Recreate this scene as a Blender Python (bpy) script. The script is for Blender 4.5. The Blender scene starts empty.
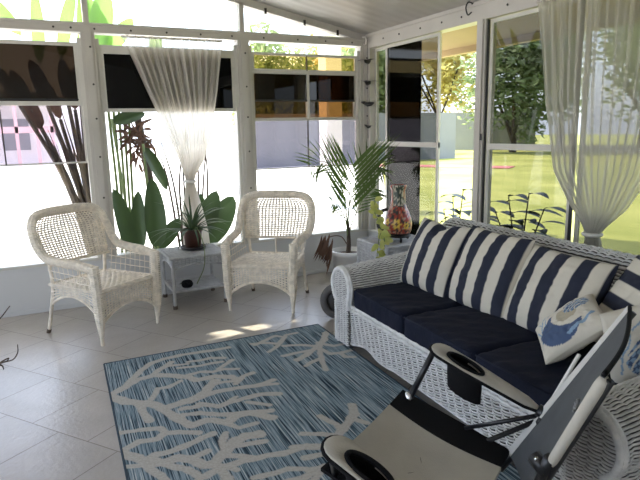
import bpy, math, random
import numpy as np
from mathutils import Vector, Matrix

SC = bpy.context.scene
COL = SC.collection
V = Vector
PI = math.pi
rnd = random.Random(7)

# ------------------------------------------------------------------ materials
MATS = {}

def new_mat(name):
    m = bpy.data.materials.new(name)
    m.use_nodes = True
    nt = m.node_tree
    for n in list(nt.nodes):
        nt.nodes.remove(n)
    out = nt.nodes.new('ShaderNodeOutputMaterial')
    MATS[name] = m
    return m, nt, out

def nd(nt, kind, **kw):
    n = nt.nodes.new(kind)
    for k, v in kw.items():
        if k.startswith('i_'):
            n.inputs[k[2:].replace('_', ' ')].default_value = v
        else:
            setattr(n, k, v)
    return n

def rgba(c):
    return (c[0], c[1], c[2], 1.0)

def pbr(name, col, rough=.6, metal=0.0, var=.0, vscale=8.0, bump=0.0, bscale=60.0, spec=.5, col2=None, trans=0.0, sheen=0.0):
    m, nt, out = new_mat(name)
    b = nd(nt, 'ShaderNodeBsdfPrincipled')
    b.inputs['Base Color'].default_value = rgba(col)
    b.inputs['Roughness'].default_value = rough
    b.inputs['Metallic'].default_value = metal
    b.inputs['Specular IOR Level'].default_value = spec
    if sheen:
        b.inputs['Sheen Weight'].default_value = sheen
    tc = nd(nt, 'ShaderNodeTexCoord')
    if var or col2:
        nz = nd(nt, 'ShaderNodeTexNoise')
        nz.inputs['Scale'].default_value = vscale
        nz.inputs['Detail'].default_value = 4
        nt.links.new(tc.outputs['Object'], nz.inputs['Vector'])
        rp = nd(nt, 'ShaderNodeValToRGB')
        rp.color_ramp.elements[0].position = .3
        rp.color_ramp.elements[1].position = .7
        c2 = col2 if col2 else tuple(x * (1 - var) for x in col)
        rp.color_ramp.elements[0].color = rgba(c2)
        rp.color_ramp.elements[1].color = rgba(col)
        nt.links.new(nz.outputs['Fac'], rp.inputs['Fac'])
        nt.links.new(rp.outputs['Color'], b.inputs['Base Color'])
    if bump:
        n2 = nd(nt, 'ShaderNodeTexNoise')
        n2.inputs['Scale'].default_value = bscale
        n2.inputs['Detail'].default_value = 3
        nt.links.new(tc.outputs['Object'], n2.inputs['Vector'])
        bp = nd(nt, 'ShaderNodeBump')
        bp.inputs['Strength'].default_value = bump
        bp.inputs['Distance'].default_value = .01
        nt.links.new(n2.outputs['Fac'], bp.inputs['Height'])
        nt.links.new(bp.outputs['Normal'], b.inputs['Normal'])
    sh = b.outputs['BSDF']
    if trans:
        t = nd(nt, 'ShaderNodeBsdfTranslucent')
        t.inputs['Color'].default_value = rgba(tuple(min(1, x * 1.3) for x in col))
        mx = nd(nt, 'ShaderNodeMixShader')
        mx.inputs['Fac'].default_value = trans
        nt.links.new(b.outputs['BSDF'], mx.inputs[1])
        nt.links.new(t.outputs['BSDF'], mx.inputs[2])
        sh = mx.outputs['Shader']
    nt.links.new(sh, out.inputs['Surface'])
    return m

def tint(name, col, gloss=.05, rough=.02):
    m, nt, out = new_mat(name)
    t = nd(nt, 'ShaderNodeBsdfTransparent')
    t.inputs['Color'].default_value = rgba(col)
    g = nd(nt, 'ShaderNodeBsdfGlossy')
    g.inputs['Color'].default_value = (.9, .9, .9, 1)
    g.inputs['Roughness'].default_value = rough
    mx = nd(nt, 'ShaderNodeMixShader')
    mx.inputs['Fac'].default_value = gloss
    nt.links.new(t.outputs['BSDF'], mx.inputs[1])
    nt.links.new(g.outputs['BSDF'], mx.inputs[2])
    nt.links.new(mx.outputs['Shader'], out.inputs['Surface'])
    return m

def sheer(name, col, alpha):
    m, nt, out = new_mat(name)
    t = nd(nt, 'ShaderNodeBsdfTransparent')
    d = nd(nt, 'ShaderNodeBsdfDiffuse'); d.inputs['Color'].default_value = rgba(col)
    l = nd(nt, 'ShaderNodeBsdfTranslucent'); l.inputs['Color'].default_value = rgba(col)
    a = nd(nt, 'ShaderNodeMixShader'); a.inputs['Fac'].default_value = .5
    nt.links.new(d.outputs[0], a.inputs[1]); nt.links.new(l.outputs[0], a.inputs[2])
    mx = nd(nt, 'ShaderNodeMixShader')
    at = nd(nt, 'ShaderNodeAttribute', attribute_name='gather')     # how tightly the cloth is gathered
    nt.links.new(at.outputs['Fac'], mx.inputs['Fac'])
    nt.links.new(t.outputs[0], mx.inputs[1]); nt.links.new(a.outputs[0], mx.inputs[2])
    nt.links.new(mx.outputs[0], out.inputs['Surface'])
    return m

pbr('white_paint', (.53, .50, .45), .45, var=.12, vscale=3)
pbr('wall_white', (.62, .62, .61), .55, var=.06, vscale=2)
pbr('sash_white', (.62, .60, .54), .4, var=.12, vscale=5)
pbr('black_metal', (.012, .012, .014), .35, spec=.5)
pbr('screw_dark', (.03, .025, .02), .5)
pbr('wicker_cream', (.88, .79, .65), .6, var=.3, vscale=25)
pbr('wicker_white', (.80, .79, .77), .65, var=.25, vscale=18)
pbr('gap_shade_deck_feet', (.10, .095, .09), .9)  # painted shade for the sofa's weave gaps; also its deck and feet
pbr('wicker_grey', (.52, .52, .52), .6, var=.3, vscale=20)
pbr('foot_brown', (.10, .07, .05), .6)
pbr('navy_cloth', (.006, .009, .024), .8, var=.3, vscale=14, bump=.35, bscale=30, spec=.25)
pbr('cream_cloth', (.66, .62, .53), .85, var=.1, vscale=10)
pbr('beige_canvas', (.52, .49, .42), .8, var=.12, vscale=9, bump=.2, bscale=200)
pbr('black_canvas', (.006, .006, .007), .85, bump=.3, bscale=200, spec=.2)
pbr('pale_canvas', (.62, .60, .57), .8, var=.1, vscale=9)
pbr('grey_canvas', (.075, .08, .085), .8, var=.2, vscale=12, bump=.2, bscale=200)
pbr('logo_grey', (.22, .22, .22), .7)
pbr('chrome', (.7, .7, .7), .25, metal=1)
pbr('pot_white', (.78, .78, .76), .4)
pbr('pot_brown', (.11, .045, .03), .4, var=.4, vscale=10)
pbr('dish_dark', (.04, .03, .03), .4)
pbr('soil', (.06, .035, .02), .95, bump=.6, bscale=60)
pbr('leaf_palm', (.085, .14, .03), .5, var=.45, vscale=4, trans=.25)
pbr('leaf_dry', (.16, .09, .06), .8, var=.5, vscale=8, trans=.15)
pbr('stem_brown', (.10, .07, .05), .8, var=.4, vscale=20)
pbr('stem_green', (.20, .26, .09), .6, var=.3, vscale=12)
pbr('leaf_spike', (.03, .065, .03), .5, col2=(.12, .17, .08), vscale=6, trans=.12)
pbr('leaf_big', (.040, .075, .022), .4, var=.4, vscale=3, trans=.15)
pbr('leaf_bright', (.30, .48, .12), .4, var=.3, vscale=3, trans=.5)
pbr('leaf_dark', (.028, .055, .025), .45, var=.4, vscale=9, trans=.1)
pbr('leaf_yellow', (.55, .52, .16), .6, col2=(.30, .40, .10), vscale=14, trans=.3)
pbr('tree_leaf', (.20, .27, .10), .6, col2=(.36, .40, .16), vscale=1.2, trans=.5)
pbr('tree_leaf_dark', (.18, .25, .11), .6, col2=(.36, .42, .20), vscale=1.0, trans=.5)
pbr('tree_leaf_gold', (.50, .42, .14), .6, col2=(.28, .32, .11), vscale=1.0, trans=.5)
pbr('bark', (.10, .075, .055), .9, var=.4, vscale=15)
pbr('frond_trunk', (.10, .085, .075), .85, col2=(.22, .17, .11), vscale=9)
pbr('concrete', (.80, .78, .74), .8, var=.06, vscale=.8)
pbr('paver_pink', (.62, .22, .22), .8, var=.1, vscale=.6)
pbr('fence_grey', (.25, .26, .27), .8, var=.15, vscale=.8)
pbr('house_white', (.9, .88, .88), .7, var=.05, vscale=.5)
pbr('house_pink', (.85, .55, .57), .7)
pbr('house_dark', (.30, .31, .34), .5)
pbr('post_white', (.80, .78, .74), .6)
pbr('soffit', (.46, .33, .15), .7, var=.1, vscale=2)
pbr('tyre', (.13, .12, .115), .7, var=.3, vscale=12)
pbr('hub_dark', (.03, .025, .022), .5)
pbr('iron', (.02, .018, .016), .5, bump=.4, bscale=40)
pbr('rug_edge', (.03, .05, .07), .9)
pbr('ribbon_white', (.75, .73, .68), .7)
tint('tint_smoke', (.10, .074, .052), .03)
tint('tint_black', (.006, .006, .006), .025)
tint('tint_brown', (.17, .135, .12), .03)
tint('tint_amber', (.36, .245, .13), .03)
tint('tint_gold', (.74, .63, .42), .03)
tint('tint_lavender', (.68, .645, .67), .03)
tint('tint_grey', (.50, .50, .50), .02)
tint('tint_door', (.05, .055, .055), .004)
tint('tint_clear', (.62, .62, .62), .02)
tint('glass_gable', (.95, .95, .93), .03)
sheer('sheer_white', (.80, .76, .69), .62)
sheer('sheer_grey', (.66, .64, .58), .42)

def grass_mat():
    m, nt, out = new_mat('lawn')
    b = nd(nt, 'ShaderNodeBsdfPrincipled'); b.inputs['Roughness'].default_value = .9
    tc = nd(nt, 'ShaderNodeTexCoord')
    n1 = nd(nt, 'ShaderNodeTexNoise'); n1.inputs['Scale'].default_value = .5; n1.inputs['Detail'].default_value = 8
    nt.links.new(tc.outputs['Object'], n1.inputs['Vector'])
    r = nd(nt, 'ShaderNodeValToRGB')
    r.color_ramp.elements[0].position = .35; r.color_ramp.elements[0].color = (.27, .30, .06, 1)
    r.color_ramp.elements[1].position = .65; r.color_ramp.elements[1].color = (.44, .44, .12, 1)
    nt.links.new(n1.outputs['Fac'], r.inputs['Fac'])
    nt.links.new(r.outputs['Color'], b.inputs['Base Color'])
    nt.links.new(b.outputs[0], out.inputs['Surface'])
grass_mat()

def tile_mat():
    m, nt, out = new_mat('floor_tile')
    b = nd(nt, 'ShaderNodeBsdfPrincipled')
    uv = nd(nt, 'ShaderNodeUVMap')
    br = nd(nt, 'ShaderNodeTexBrick')
    br.offset = .5; br.squash = 1.0
    br.inputs['Color1'].default_value = (.42, .385, .34, 1)
    br.inputs['Color2'].default_value = (.39, .36, .32, 1)
    br.inputs['Mortar'].default_value = (.20, .17, .14, 1)
    br.inputs['Scale'].default_value = 1
    br.inputs['Mortar Size'].default_value = .0035
    br.inputs['Mortar Smooth'].default_value = .3
    br.inputs['Brick Width'].default_value = .414
    br.inputs['Row Height'].default_value = .44
    nt.links.new(uv.outputs['UV'], br.inputs['Vector'])
    tc = nd(nt, 'ShaderNodeTexCoord')
    nz = nd(nt, 'ShaderNodeTexNoise'); nz.inputs['Scale'].default_value = 5; nz.inputs['Detail'].default_value = 6
    nt.links.new(tc.outputs['Object'], nz.inputs['Vector'])
    mx = nd(nt, 'ShaderNodeMix', data_type='RGBA', blend_type='MULTIPLY'); mx.inputs[0].default_value = .35
    rp = nd(nt, 'ShaderNodeValToRGB'); rp.color_ramp.elements[0].color = (.6, .56, .52, 1); rp.color_ramp.elements[0].position = .3; rp.color_ramp.elements[1].position = .7
    nt.links.new(nz.outputs['Fac'], rp.inputs['Fac'])
    nt.links.new(br.outputs['Color'], mx.inputs[6]); nt.links.new(rp.outputs['Color'], mx.inputs[7])
    nt.links.new(mx.outputs[2], b.inputs['Base Color'])
    n2 = nd(nt, 'ShaderNodeTexNoise'); n2.inputs['Scale'].default_value = 38; n2.inputs['Detail'].default_value = 4
    nt.links.new(tc.outputs['Object'], n2.inputs['Vector'])
    inv = nd(nt, 'ShaderNodeMath', operation='MULTIPLY'); inv.inputs[1].default_value = -1.2
    nt.links.new(br.outputs['Fac'], inv.inputs[0])
    ad = nd(nt, 'ShaderNodeMath', operation='ADD')
    nt.links.new(inv.outputs[0], ad.inputs[0]); nt.links.new(n2.outputs['Fac'], ad.inputs[1])
    bp = nd(nt, 'ShaderNodeBump'); bp.inputs['Strength'].default_value = .35; bp.inputs['Distance'].default_value = .006
    nt.links.new(ad.outputs[0], bp.inputs['Height'])
    nt.links.new(bp.outputs['Normal'], b.inputs['Normal'])
    b.inputs['Roughness'].default_value = .28
    nt.links.new(b.outputs[0], out.inputs['Surface'])
tile_mat()

def ceiling_mat():
    m, nt, out = new_mat('ceiling_panel')
    b = nd(nt, 'ShaderNodeBsdfPrincipled')
    b.inputs['Base Color'].default_value = (.35, .335, .31, 1); b.inputs['Roughness'].default_value = .4
    tc = nd(nt, 'ShaderNodeTexCoord')
    w = nd(nt, 'ShaderNodeTexWave', wave_type='BANDS', bands_direction='Y', wave_profile='SIN')
    w.inputs['Scale'].default_value = 2.2
    nt.links.new(tc.outputs['Object'], w.inputs['Vector'])
    bp = nd(nt, 'ShaderNodeBump'); bp.inputs['Strength'].default_value = .12; bp.inputs['Distance'].default_value = .03
    nt.links.new(w.outputs['Fac'], bp.inputs['Height'])
    nt.links.new(bp.outputs['Normal'], b.inputs['Normal'])
    nt.links.new(b.outputs[0], out.inputs['Surface'])
ceiling_mat()

def rug_mat():
    m, nt, out = new_mat('rug_pile')
    b = nd(nt, 'ShaderNodeBsdfPrincipled'); b.inputs['Roughness'].default_value = .95
    b.inputs['Specular IOR Level'].default_value = .1
    tc = nd(nt, 'ShaderNodeTexCoord')
    mp = nd(nt, 'ShaderNodeMapping'); mp.inputs['Scale'].default_value = (150, 2.6, 1)
    nt.links.new(tc.outputs['Object'], mp.inputs['Vector'])
    nz = nd(nt, 'ShaderNodeTexNoise'); nz.inputs['Scale'].default_value = 1; nz.inputs['Detail'].default_value = 3
    nt.links.new(mp.outputs['Vector'], nz.inputs['Vector'])
    rp = nd(nt, 'ShaderNodeValToRGB')
    e = rp.color_ramp.elements
    e[0].position = .40; e[0].color = (.022, .036, .050, 1)
    e[1].position = .64; e[1].color = (.46, .49, .48, 1)
    for p, c in ((.45, (.085, .135, .165, 1)), (.50, (.175, .235, .265, 1)), (.555, (.30, .36, .385, 1)), (.60, (.13, .185, .22, 1))):
        x = e.new(p); x.color = c
    nt.links.new(nz.outputs['Fac'], rp.inputs['Fac'])
    at = nd(nt, 'ShaderNodeAttribute', attribute_name='coral')
    nz2 = nd(nt, 'ShaderNodeTexNoise'); nz2.inputs['Scale'].default_value = 90
    nt.links.new(tc.outputs['Object'], nz2.inputs['Vector'])
    r2 = nd(nt, 'ShaderNodeValToRGB')
    r2.color_ramp.elements[0].color = (.31, .29, .26, 1); r2.color_ramp.elements[1].color = (.54, .51, .45, 1)
    nt.links.new(nz2.outputs['Fac'], r2.inputs['Fac'])
    mx = nd(nt, 'ShaderNodeMix', data_type='RGBA')
    nt.links.new(at.outputs['Fac'], mx.inputs[0])
    nt.links.new(rp.outputs['Color'], mx.inputs[6]); nt.links.new(r2.outputs['Color'], mx.inputs[7])
    nt.links.new(mx.outputs[2], b.inputs['Base Color'])
    nt.links.new(b.outputs[0], out.inputs['Surface'])
rug_mat()

def vcol_mat(name, rough=.8, bump=.2):
    m, nt, out = new_mat(name)
    b = nd(nt, 'ShaderNodeBsdfPrincipled'); b.inputs['Roughness'].default_value = rough
    at = nd(nt, 'ShaderNodeAttribute', attribute_name='tone')
    nt.links.new(at.outputs['Color'], b.inputs['Base Color'])
    tc = nd(nt, 'ShaderNodeTexCoord')
    n2 = nd(nt, 'ShaderNodeTexNoise'); n2.inputs['Scale'].default_value = 180
    nt.links.new(tc.outputs['Object'], n2.inputs['Vector'])
    bp = nd(nt, 'ShaderNodeBump'); bp.inputs['Strength'].default_value = bump; bp.inputs['Distance'].default_value = .004
    nt.links.new(n2.outputs['Fac'], bp.inputs['Height'])
    nt.links.new(bp.outputs['Normal'], b.inputs['Normal'])
    nt.links.new(b.outputs[0], out.inputs['Surface'])
vcol_mat('printed_cloth')
vcol_mat('painted_clay', .3, .15)

# ------------------------------------------------------------------ mesh builder
def smooth_path(pts, n=8):
    """Catmull-Rom through the points"""
    P = [V(p) for p in pts]
    if len(P) < 3:
        return P
    out = []
    for i in range(len(P) - 1):
        p0 = P[i - 1] if i > 0 else P[0] * 2 - P[1]
        p1, p2 = P[i], P[i + 1]
        p3 = P[i + 2] if i + 2 < len(P) else P[-1] * 2 - P[-2]
        for k in range(n):
            t = k / n
            out.append(.5 * ((2 * p1) + (-p0 + p2) * t + (2 * p0 - 5 * p1 + 4 * p2 - p3) * t * t + (-p0 + 3 * p1 - 3 * p2 + p3) * t ** 3))
    out.append(P[-1].copy())
    return out

class MB:
    def __init__(s):
        s.v = []; s.f = []
    def add(s, vs, fs):
        o = len(s.v)
        s.v += [tuple(x) for x in vs]
        s.f += [tuple(i + o for i in f) for f in fs]
    def box(s, c, size, M=None):
        hx, hy, hz = (x / 2 for x in size)
        vs = [V((x, y, z)) for x in (-hx, hx) for y in (-hy, hy) for z in (-hz, hz)]
        if M is not None:
            vs = [M @ p for p in vs]
        vs = [p + V(c) for p in vs]
        s.add(vs, [(0, 1, 3, 2), (4, 6, 7, 5), (0, 4, 5, 1), (2, 3, 7, 6), (0, 2, 6, 4), (1, 5, 7, 3)])
    def span(s, a, b):
        s.box([(a[i] + b[i]) / 2 for i in range(3)], [abs(b[i] - a[i]) for i in range(3)])
    def tube(s, pts, r, n=8, cap=True, closed=False, squash=None):
        P = [V(p) for p in pts]
        m = len(P)
        R = r if callable(r) else (lambda t: r) if not isinstance(r, (list, tuple)) else (lambda t: r[min(m - 1, int(round(t * (m - 1))))])
        up = None
        rings = []
        for i, p in enumerate(P):
            if closed:
                t = P[(i + 1) % m] - P[i - 1]
            else:
                t = P[min(i + 1, m - 1)] - P[max(i - 1, 0)]
            if t.length < 1e-9:
                t = V((0, 0, 1))
            t.normalize()
            if up is None:
                up = V((0, 0, 1)) if abs(t.z) < .9 else V((1, 0, 0))
            u = (up - t * up.dot(t))
            if u.length < 1e-6:
                u = t.orthogonal()
            u.normalize(); w = t.cross(u)
            up = u
            rad = R(i / (m - 1) if m > 1 else 0)
            a, b = (rad, rad) if squash is None else (rad * squash, rad)
            rings.append([p + u * (a * math.cos(2 * PI * k / n)) + w * (b * math.sin(2 * PI * k / n)) for k in range(n)])
        vs = [q for rg in rings for q in rg]
        fs = []
        for i in range(m if closed else m - 1):
            j = (i + 1) % m
            for k in range(n):
                fs.append((i * n + k, i * n + (k + 1) % n, j * n + (k + 1) % n, j * n + k))
        if cap and not closed:
            fs.append(tuple(range(n - 1, -1, -1)))
            fs.append(tuple((m - 1) * n + k for k in range(n)))
        s.add(vs, fs)
    def lathe(s, prof, c=(0, 0, 0), n=24, M=None):
        vs = []; fs = []
        for (r, z) in prof:
            for k in range(n):
                a = 2 * PI * k / n
                p = V((r * math.cos(a), r * math.sin(a), z))
                if M is not None:
                    p = M @ p
                vs.append(p + V(c))
        for i in range(len(prof) - 1):
            for k in range(n):
                fs.append((i * n + k, i * n + (k + 1) % n, (i + 1) * n + (k + 1) % n, (i + 1) * n + k))
        fs.append(tuple(range(n - 1, -1, -1)))
        fs.append(tuple((len(prof) - 1) * n + k for k in range(n)))
        s.add(vs, fs)
    def grid(s, S, nu, nv):
        vs = [S(i / nu, j / nv) for j in range(nv + 1) for i in range(nu + 1)]
        fs = [(j * (nu + 1) + i, j * (nu + 1) + i + 1, (j + 1) * (nu + 1) + i + 1, (j + 1) * (nu + 1) + i) for j in range(nv) for i in range(nu)]
        s.add(vs, fs)
    def poly_prism(s, pts, ext):
        n = len(pts)
        P = [V(p) for p in pts]; e = V(ext)
        s.add(P + [p + e for p in P], [tuple(range(n - 1, -1, -1)), tuple(range(n, 2 * n))] + [(i, (i + 1) % n, n + (i + 1) % n, n + i) for i in range(n)])
    def build(s, name, mat, parent=None, smooth=False, world=True, loc=None):
        """one mesh object; vertices given in world space are carried into the parent's frame"""
        me = bpy.data.meshes.new(name)
        vs = s.v
        if parent is not None and world:
            root = parent
            while root.parent is not None:
                root = root.parent
            Mi = root.matrix_basis.inverted()
            vs = [tuple(Mi @ V(p)) for p in vs]
        elif parent is None and loc is not None:
            L = V(loc)
            vs = [tuple(V(p) - L) for p in vs]
        me.from_pydata(vs, [], s.f)
        me.materials.append(MATS[mat] if isinstance(mat, str) else mat)
        if smooth:
            me.polygons.foreach_set('use_smooth', [True] * len(me.polygons))
        me.update()
        o = bpy.data.objects.new(name, me)
        COL.objects.link(o)
        if parent is not None:
            o.parent = parent
        elif loc is not None:
            o.location = loc
        return o

def thing(name, label, cat, loc=(0, 0, 0), rz=0.0, group=None):
    o = bpy.data.objects.new(name, None)
    COL.objects.link(o)
    o.empty_display_size = .1
    o.matrix_basis = Matrix.Translation(V(loc)) @ Matrix.Rotation(rz, 4, 'Z')
    return tag(o, label, cat, group)

def tag(o, label=None, cat=None, group=None, kind=None):
    if label: o['label'] = label
    if cat: o['category'] = cat
    if group: o['group'] = group
    if kind: o['kind'] = kind
    return o

def struct_empty(name, loc=(0, 0, 0)):
    o = bpy.data.objects.new(name, None)
    COL.objects.link(o)
    o.location = loc
    o['kind'] = 'structure'
    return o

def struct(name, mb, mat, parent=None, smooth=False):
    o = mb.build(name, mat, parent, smooth)
    if parent is None:
        o['kind'] = 'structure'
    return o

def copy_thing(root):
    c = root.copy(); COL.objects.link(c)
    for ch in list(root.children):
        d = ch.copy(); COL.objects.link(d); d.parent = c
        for g in list(ch.children):
            e = g.copy(); COL.objects.link(e); e.parent = d
    return c

def weave(mb, S, nu, nv, hw=.004, th=.003, amp=.003, sub=2, gap=1.0):
    """plain weave of nu upright stakes and nv cross strands over the surface S(u, v)"""
    def frame(u, v):
        e = .004
        p = S(u, v)
        du = S(min(u + e, 1), v) - S(max(u - e, 0), v)
        dv = S(u, min(v + e, 1)) - S(u, max(v - e, 0))
        if du.length < 1e-9: du = V((1, 0, 0))
        if dv.length < 1e-9: dv = V((0, 0, 1))
        n = du.cross(dv)
        if n.length < 1e-12: n = V((0, 0, 1))
        return p, du.normalized(), dv.normalized(), n.normalized()
    def ribbon(pts):
        vs = []; fs = []
        for (p, side, n) in pts:
            vs += [p + side * hw, p + n * th, p - side * hw, p - n * th]
        for i in range(len(pts) - 1):
            for k in range(4):
                fs.append((i * 4 + k, i * 4 + (k + 1) % 4, i * 4 + 4 + (k + 1) % 4, i * 4 + 4 + k))
        mb.add(vs, fs)
    for j in range(nv):
        v = (j + .5) / nv
        pts = []
        m = nu * sub
        for i in range(m + 1):
            u = i / m
            p, du, dv, n = frame(u, v)
            ph = math.cos(PI * (u * nu - .5)) * (1 if j % 2 else -1)
            pts.append((p + n * (amp * ph), dv, n))
        ribbon(pts)
    for i in range(nu):
        u = (i + .5) / nu
        pts = []
        m = max(4, min(nv, 30))
        for j in range(m + 1):
            v = j / m
            p, du, dv, n = frame(u, v)
            pts.append((p, du, n))
        ribbon(pts)

def wrapped(mb, path, r, pitch=.014, depth=.10, n=8, seg=None, prof=None):
    """tube wrapped round and round with cane"""
    P = [V(p) for p in path]
    L = [0]
    for i in range(1, len(P)):
        L.append(L[-1] + (P[i] - P[i - 1]).length)
    tot = L[-1]
    m = int(tot / (pitch / 3)) + 2
    Q = []
    k = 0
    for i in range(m):
        d = tot * i / (m - 1)
        while k < len(L) - 2 and L[k + 1] < d:
            k += 1
        t = (d - L[k]) / max(1e-9, L[k + 1] - L[k])
        Q.append(P[k].lerp(P[k + 1], min(1, max(0, t))))
    def R(t):
        rr = r if prof is None else r * prof(t)
        return rr * (1 - depth * (.5 + .5 * math.cos(2 * PI * t * tot / pitch)))
    mb.tube(Q, R, n)

def rbox(mb, size, r, n=10, c=(0, 0, 0), M=None, fn=None):
    """soft box with rounded edges"""
    hx, hy, hz = (x / 2 for x in size)
    core = V((max(hx - r, 0), max(hy - r, 0), max(hz - r, 0)))
    H = V((hx, hy, hz))
    def face(ax, sg):
        a, b = [(1, 2), (2, 0), (0, 1)][ax]
        def S(u, v):
            p = V((0, 0, 0))
            p[ax] = H[ax] * sg
            uu = -1 + 2 * u if sg > 0 else 1 - 2 * u
            p[a] = H[a] * uu
            p[b] = H[b] * (-1 + 2 * v)
            q = V([max(-core[i], min(core[i], p[i])) for i in range(3)])
            d = p - q
            if d.length > 1e-9:
                d = d.normalized() * r
            w = q + d
            if fn: w = fn(w)
            if M is not None: w = M @ w
            return w + V(c)
        return S
    for ax in range(3):
        for sg in (1, -1):
            dims = [(1, 2), (2, 0), (0, 1)][ax]
            nu = max(6, int(n * min(1.5, H[dims[0]] * 2 / .35)))
            nv = max(6, int(n * min(1.5, H[dims[1]] * 2 / .35)))
            mb.grid(face(ax, sg), nu, nv)

def vnoise(x, y, seed=0):
    """smooth value noise"""
    def h(i, j):
        k = math.sin(i * 127.1 + j * 311.7 + seed * 74.7) * 43758.5453
        return k - math.floor(k)
    i, j = math.floor(x), math.floor(y)
    fx, fy = x - i, y - j
    fx = fx * fx * (3 - 2 * fx); fy = fy * fy * (3 - 2 * fy)
    return (h(i, j) * (1 - fx) + h(i + 1, j) * fx) * (1 - fy) + (h(i, j + 1) * (1 - fx) + h(i + 1, j + 1) * fx) * fy

def leaf(mb, base, d, nrm, L, W, bend=.3, fold=.15, nl=8, nw=4, shape='lance'):
    """one leaf blade from base along d, face normal nrm, bending away from nrm"""
    d = V(d).normalized(); nrm = V(nrm)
    nrm = (nrm - d * nrm.dot(d)).normalized()
    side = d.cross(nrm)
    def S(u, v):
        t = v
        if shape == 'lance':
            w = W * (math.sin(PI * min(1, t ** .75)) ** .9 if 0 < t < 1 else 0)
        elif shape == 'paddle':
            w = W * (math.sin(PI * t ** .8) ** .55 if 0 < t < 1 else 0)
        else:
            w = W * (1 - t) ** .6 * min(1, .4 + t * 4)
        a = bend * t
        if abs(bend) > 1e-4:
            p = V(base) + d * (L * math.sin(a) / bend) - nrm * (L * (1 - math.cos(a)) / bend)
        else:
            p = V(base) + d * (L * t)
        x = (u - .5) * 2
        nn = nrm * math.cos(a) + d * math.sin(a)
        return p + side * (x * w * .5) + nn * (fold * w * abs(x))
    mb.grid(S, nw, nl)

SKY_STRENGTH, SUN_ENERGY, EXPOSURE = .5, 9.0, 0.6
# ================================================================== THE SETTING
XL, YF = -5.6, -6.6          # left wall, front wall
CS = .2026
def ceil_z(x): return 2.42 + CS * abs(min(0, x))

# floor with tiles laid on the slant
mb = MB(); mb.span((XL - .1, YF - .1, -.12), (.1, .1, 0))
fl = struct('floor', mb, 'floor_tile')
uvl = fl.data.uv_layers.new(name='UVMap')
for lp in fl.data.loops:
    x, y, z = fl.data.vertices[lp.vertex_index].co
    u = .809 * x + .588 * y; v = .588 * x - .809 * y
    uvl.data[lp.index].uv = (v - .159 + .207 + 41.4, u + 3.958 + 17.6)

mb = MB()
P = [(XL - .12, YF - .12, ceil_z(XL - .12)), (XL - .12, .12, ceil_z(XL - .12)), (.1, .12, ceil_z(0) - .02), (.1, YF - .12, ceil_z(0) - .02)]
mb.poly_prism(P, (0, 0, .07))
struct('ceiling', mb, 'ceiling_panel')

# knee walls
mb = MB(); mb.span((XL, 0, 0), (.1, .09, .40)); struct('wall_back', mb, 'wall_white')
mb = MB(); mb.span((0, YF, 0), (.09, 0, .40)); struct('wall_right', mb, 'wall_white')
mb = MB(); mb.span((XL - .09, YF, 0), (XL, .09, .40)); mb.span((XL - .09, YF, 2.3), (XL, .09, ceil_z(XL) + .01)); mb.span((XL - .09, -1.2, .4), (XL, .09, 2.3)); mb.span((XL - .09, YF, .4), (XL, -5.6, 2.3)); struct('wall_left', mb, 'wall_white')
mb = MB(); mb.span((XL - .08, -3.28, .4), (XL, -3.22, 2.3)); struct('trim_40', mb, 'white_paint')
mb = MB(); mb.poly_prism([(XL - .09, YF, 0), (.1, YF, 0), (.1, YF, ceil_z(0)), (XL - .09, YF, ceil_z(XL))], (0, -.1, 0)); struct('wall_front', mb, 'wall_white')
mb = MB(); mb.span((XL, -.012, 0), (0, 0, .035)); struct('baseboard_back', mb, 'wall_white')
mb = MB(); mb.span((-.012, YF, 0), (0, 0, .035)); struct('baseboard_right', mb, 'wall_white')
# sills
mb = MB(); mb.span((XL, -.02, .40), (0, .09, .425)); struct('trim_1', mb, 'sash_white')
mb = MB(); mb.span((-.02, YF, .40), (.09, 0, .425)); struct('trim_2', mb, 'sash_white')
# headers
hdr = MB(); hdr.span((XL, -.03, 2.315), (0, .09, 2.385)); hdr.span((XL, -.045, 2.37), (0, -.03, 2.39))
hb = struct('trim_3', hdr, 'white_paint')
hdr = MB(); hdr.span((-.03, YF, 2.29), (.09, 0, 2.43)); hdr.span((-.045, YF, 2.40), (-.03, 0, 2.43))
hr = struct('trim_4', hdr, 'white_paint')
def screw(par, p, ax):
    m = MB()
    M = Matrix.Rotation(PI / 2, 3, 'X') if ax == 'y' else Matrix.Rotation(PI / 2, 3, 'Y')
    m.lathe([(.007, -.004), (.009, 0), (.006, .004)], p, 8, M)
    m.build('screw', 'screw_dark', par)
for x in (-2.95, -2.82, -2.64, -2.35, -2.05, -1.75, -1.46, -1.15, -.80, -.50, -.2):
    screw(hb, (x, -.033, 2.345), 'y')
for y in (-.35, -.62, -.95, -1.25, -1.5, -2.0, -2.35):
    screw(hr, (-.033, y, 2.35), 'x')
# gable rafter along the sloping ceiling
mb = MB()
mb.poly_prism([(XL, -.02, ceil_z(XL)), (0, -.02, ceil_z(0)), (0, -.02, ceil_z(0) - .065), (XL, -.02, ceil_z(XL) - .065)], (0, .1, 0))
raf = struct('trim_5', mb, 'white_paint')
for x in (-1.12, -.72, -.36):
    m = MB(); m.box((x, -.025, ceil_z(x) - .06), (.02, .012, .05)); m.build('clip', 'screw_dark', raf)
# back posts
n = 6
for x in (-.045, -1.354, -2.698, -4.04, -5.4):
    mb = MB()
    w = .055
    mb.span((x - w, -.03, .425), (x + w, .08, 2.315))
    mb.span((x - .028, -.042, .425), (x + .028, -.03, 2.315))
    if x < -.5:
        mb.span((x - .022, -.02, 2.385), (x + .022, .05, ceil_z(x) - .05))
    p = struct('trim_%d' % n, mb, 'white_paint'); n += 1
    for z in (2.2, 1.9, 1.62, 1.3, .95):
        screw(p, (x + .012, -.043, z), 'y')
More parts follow.
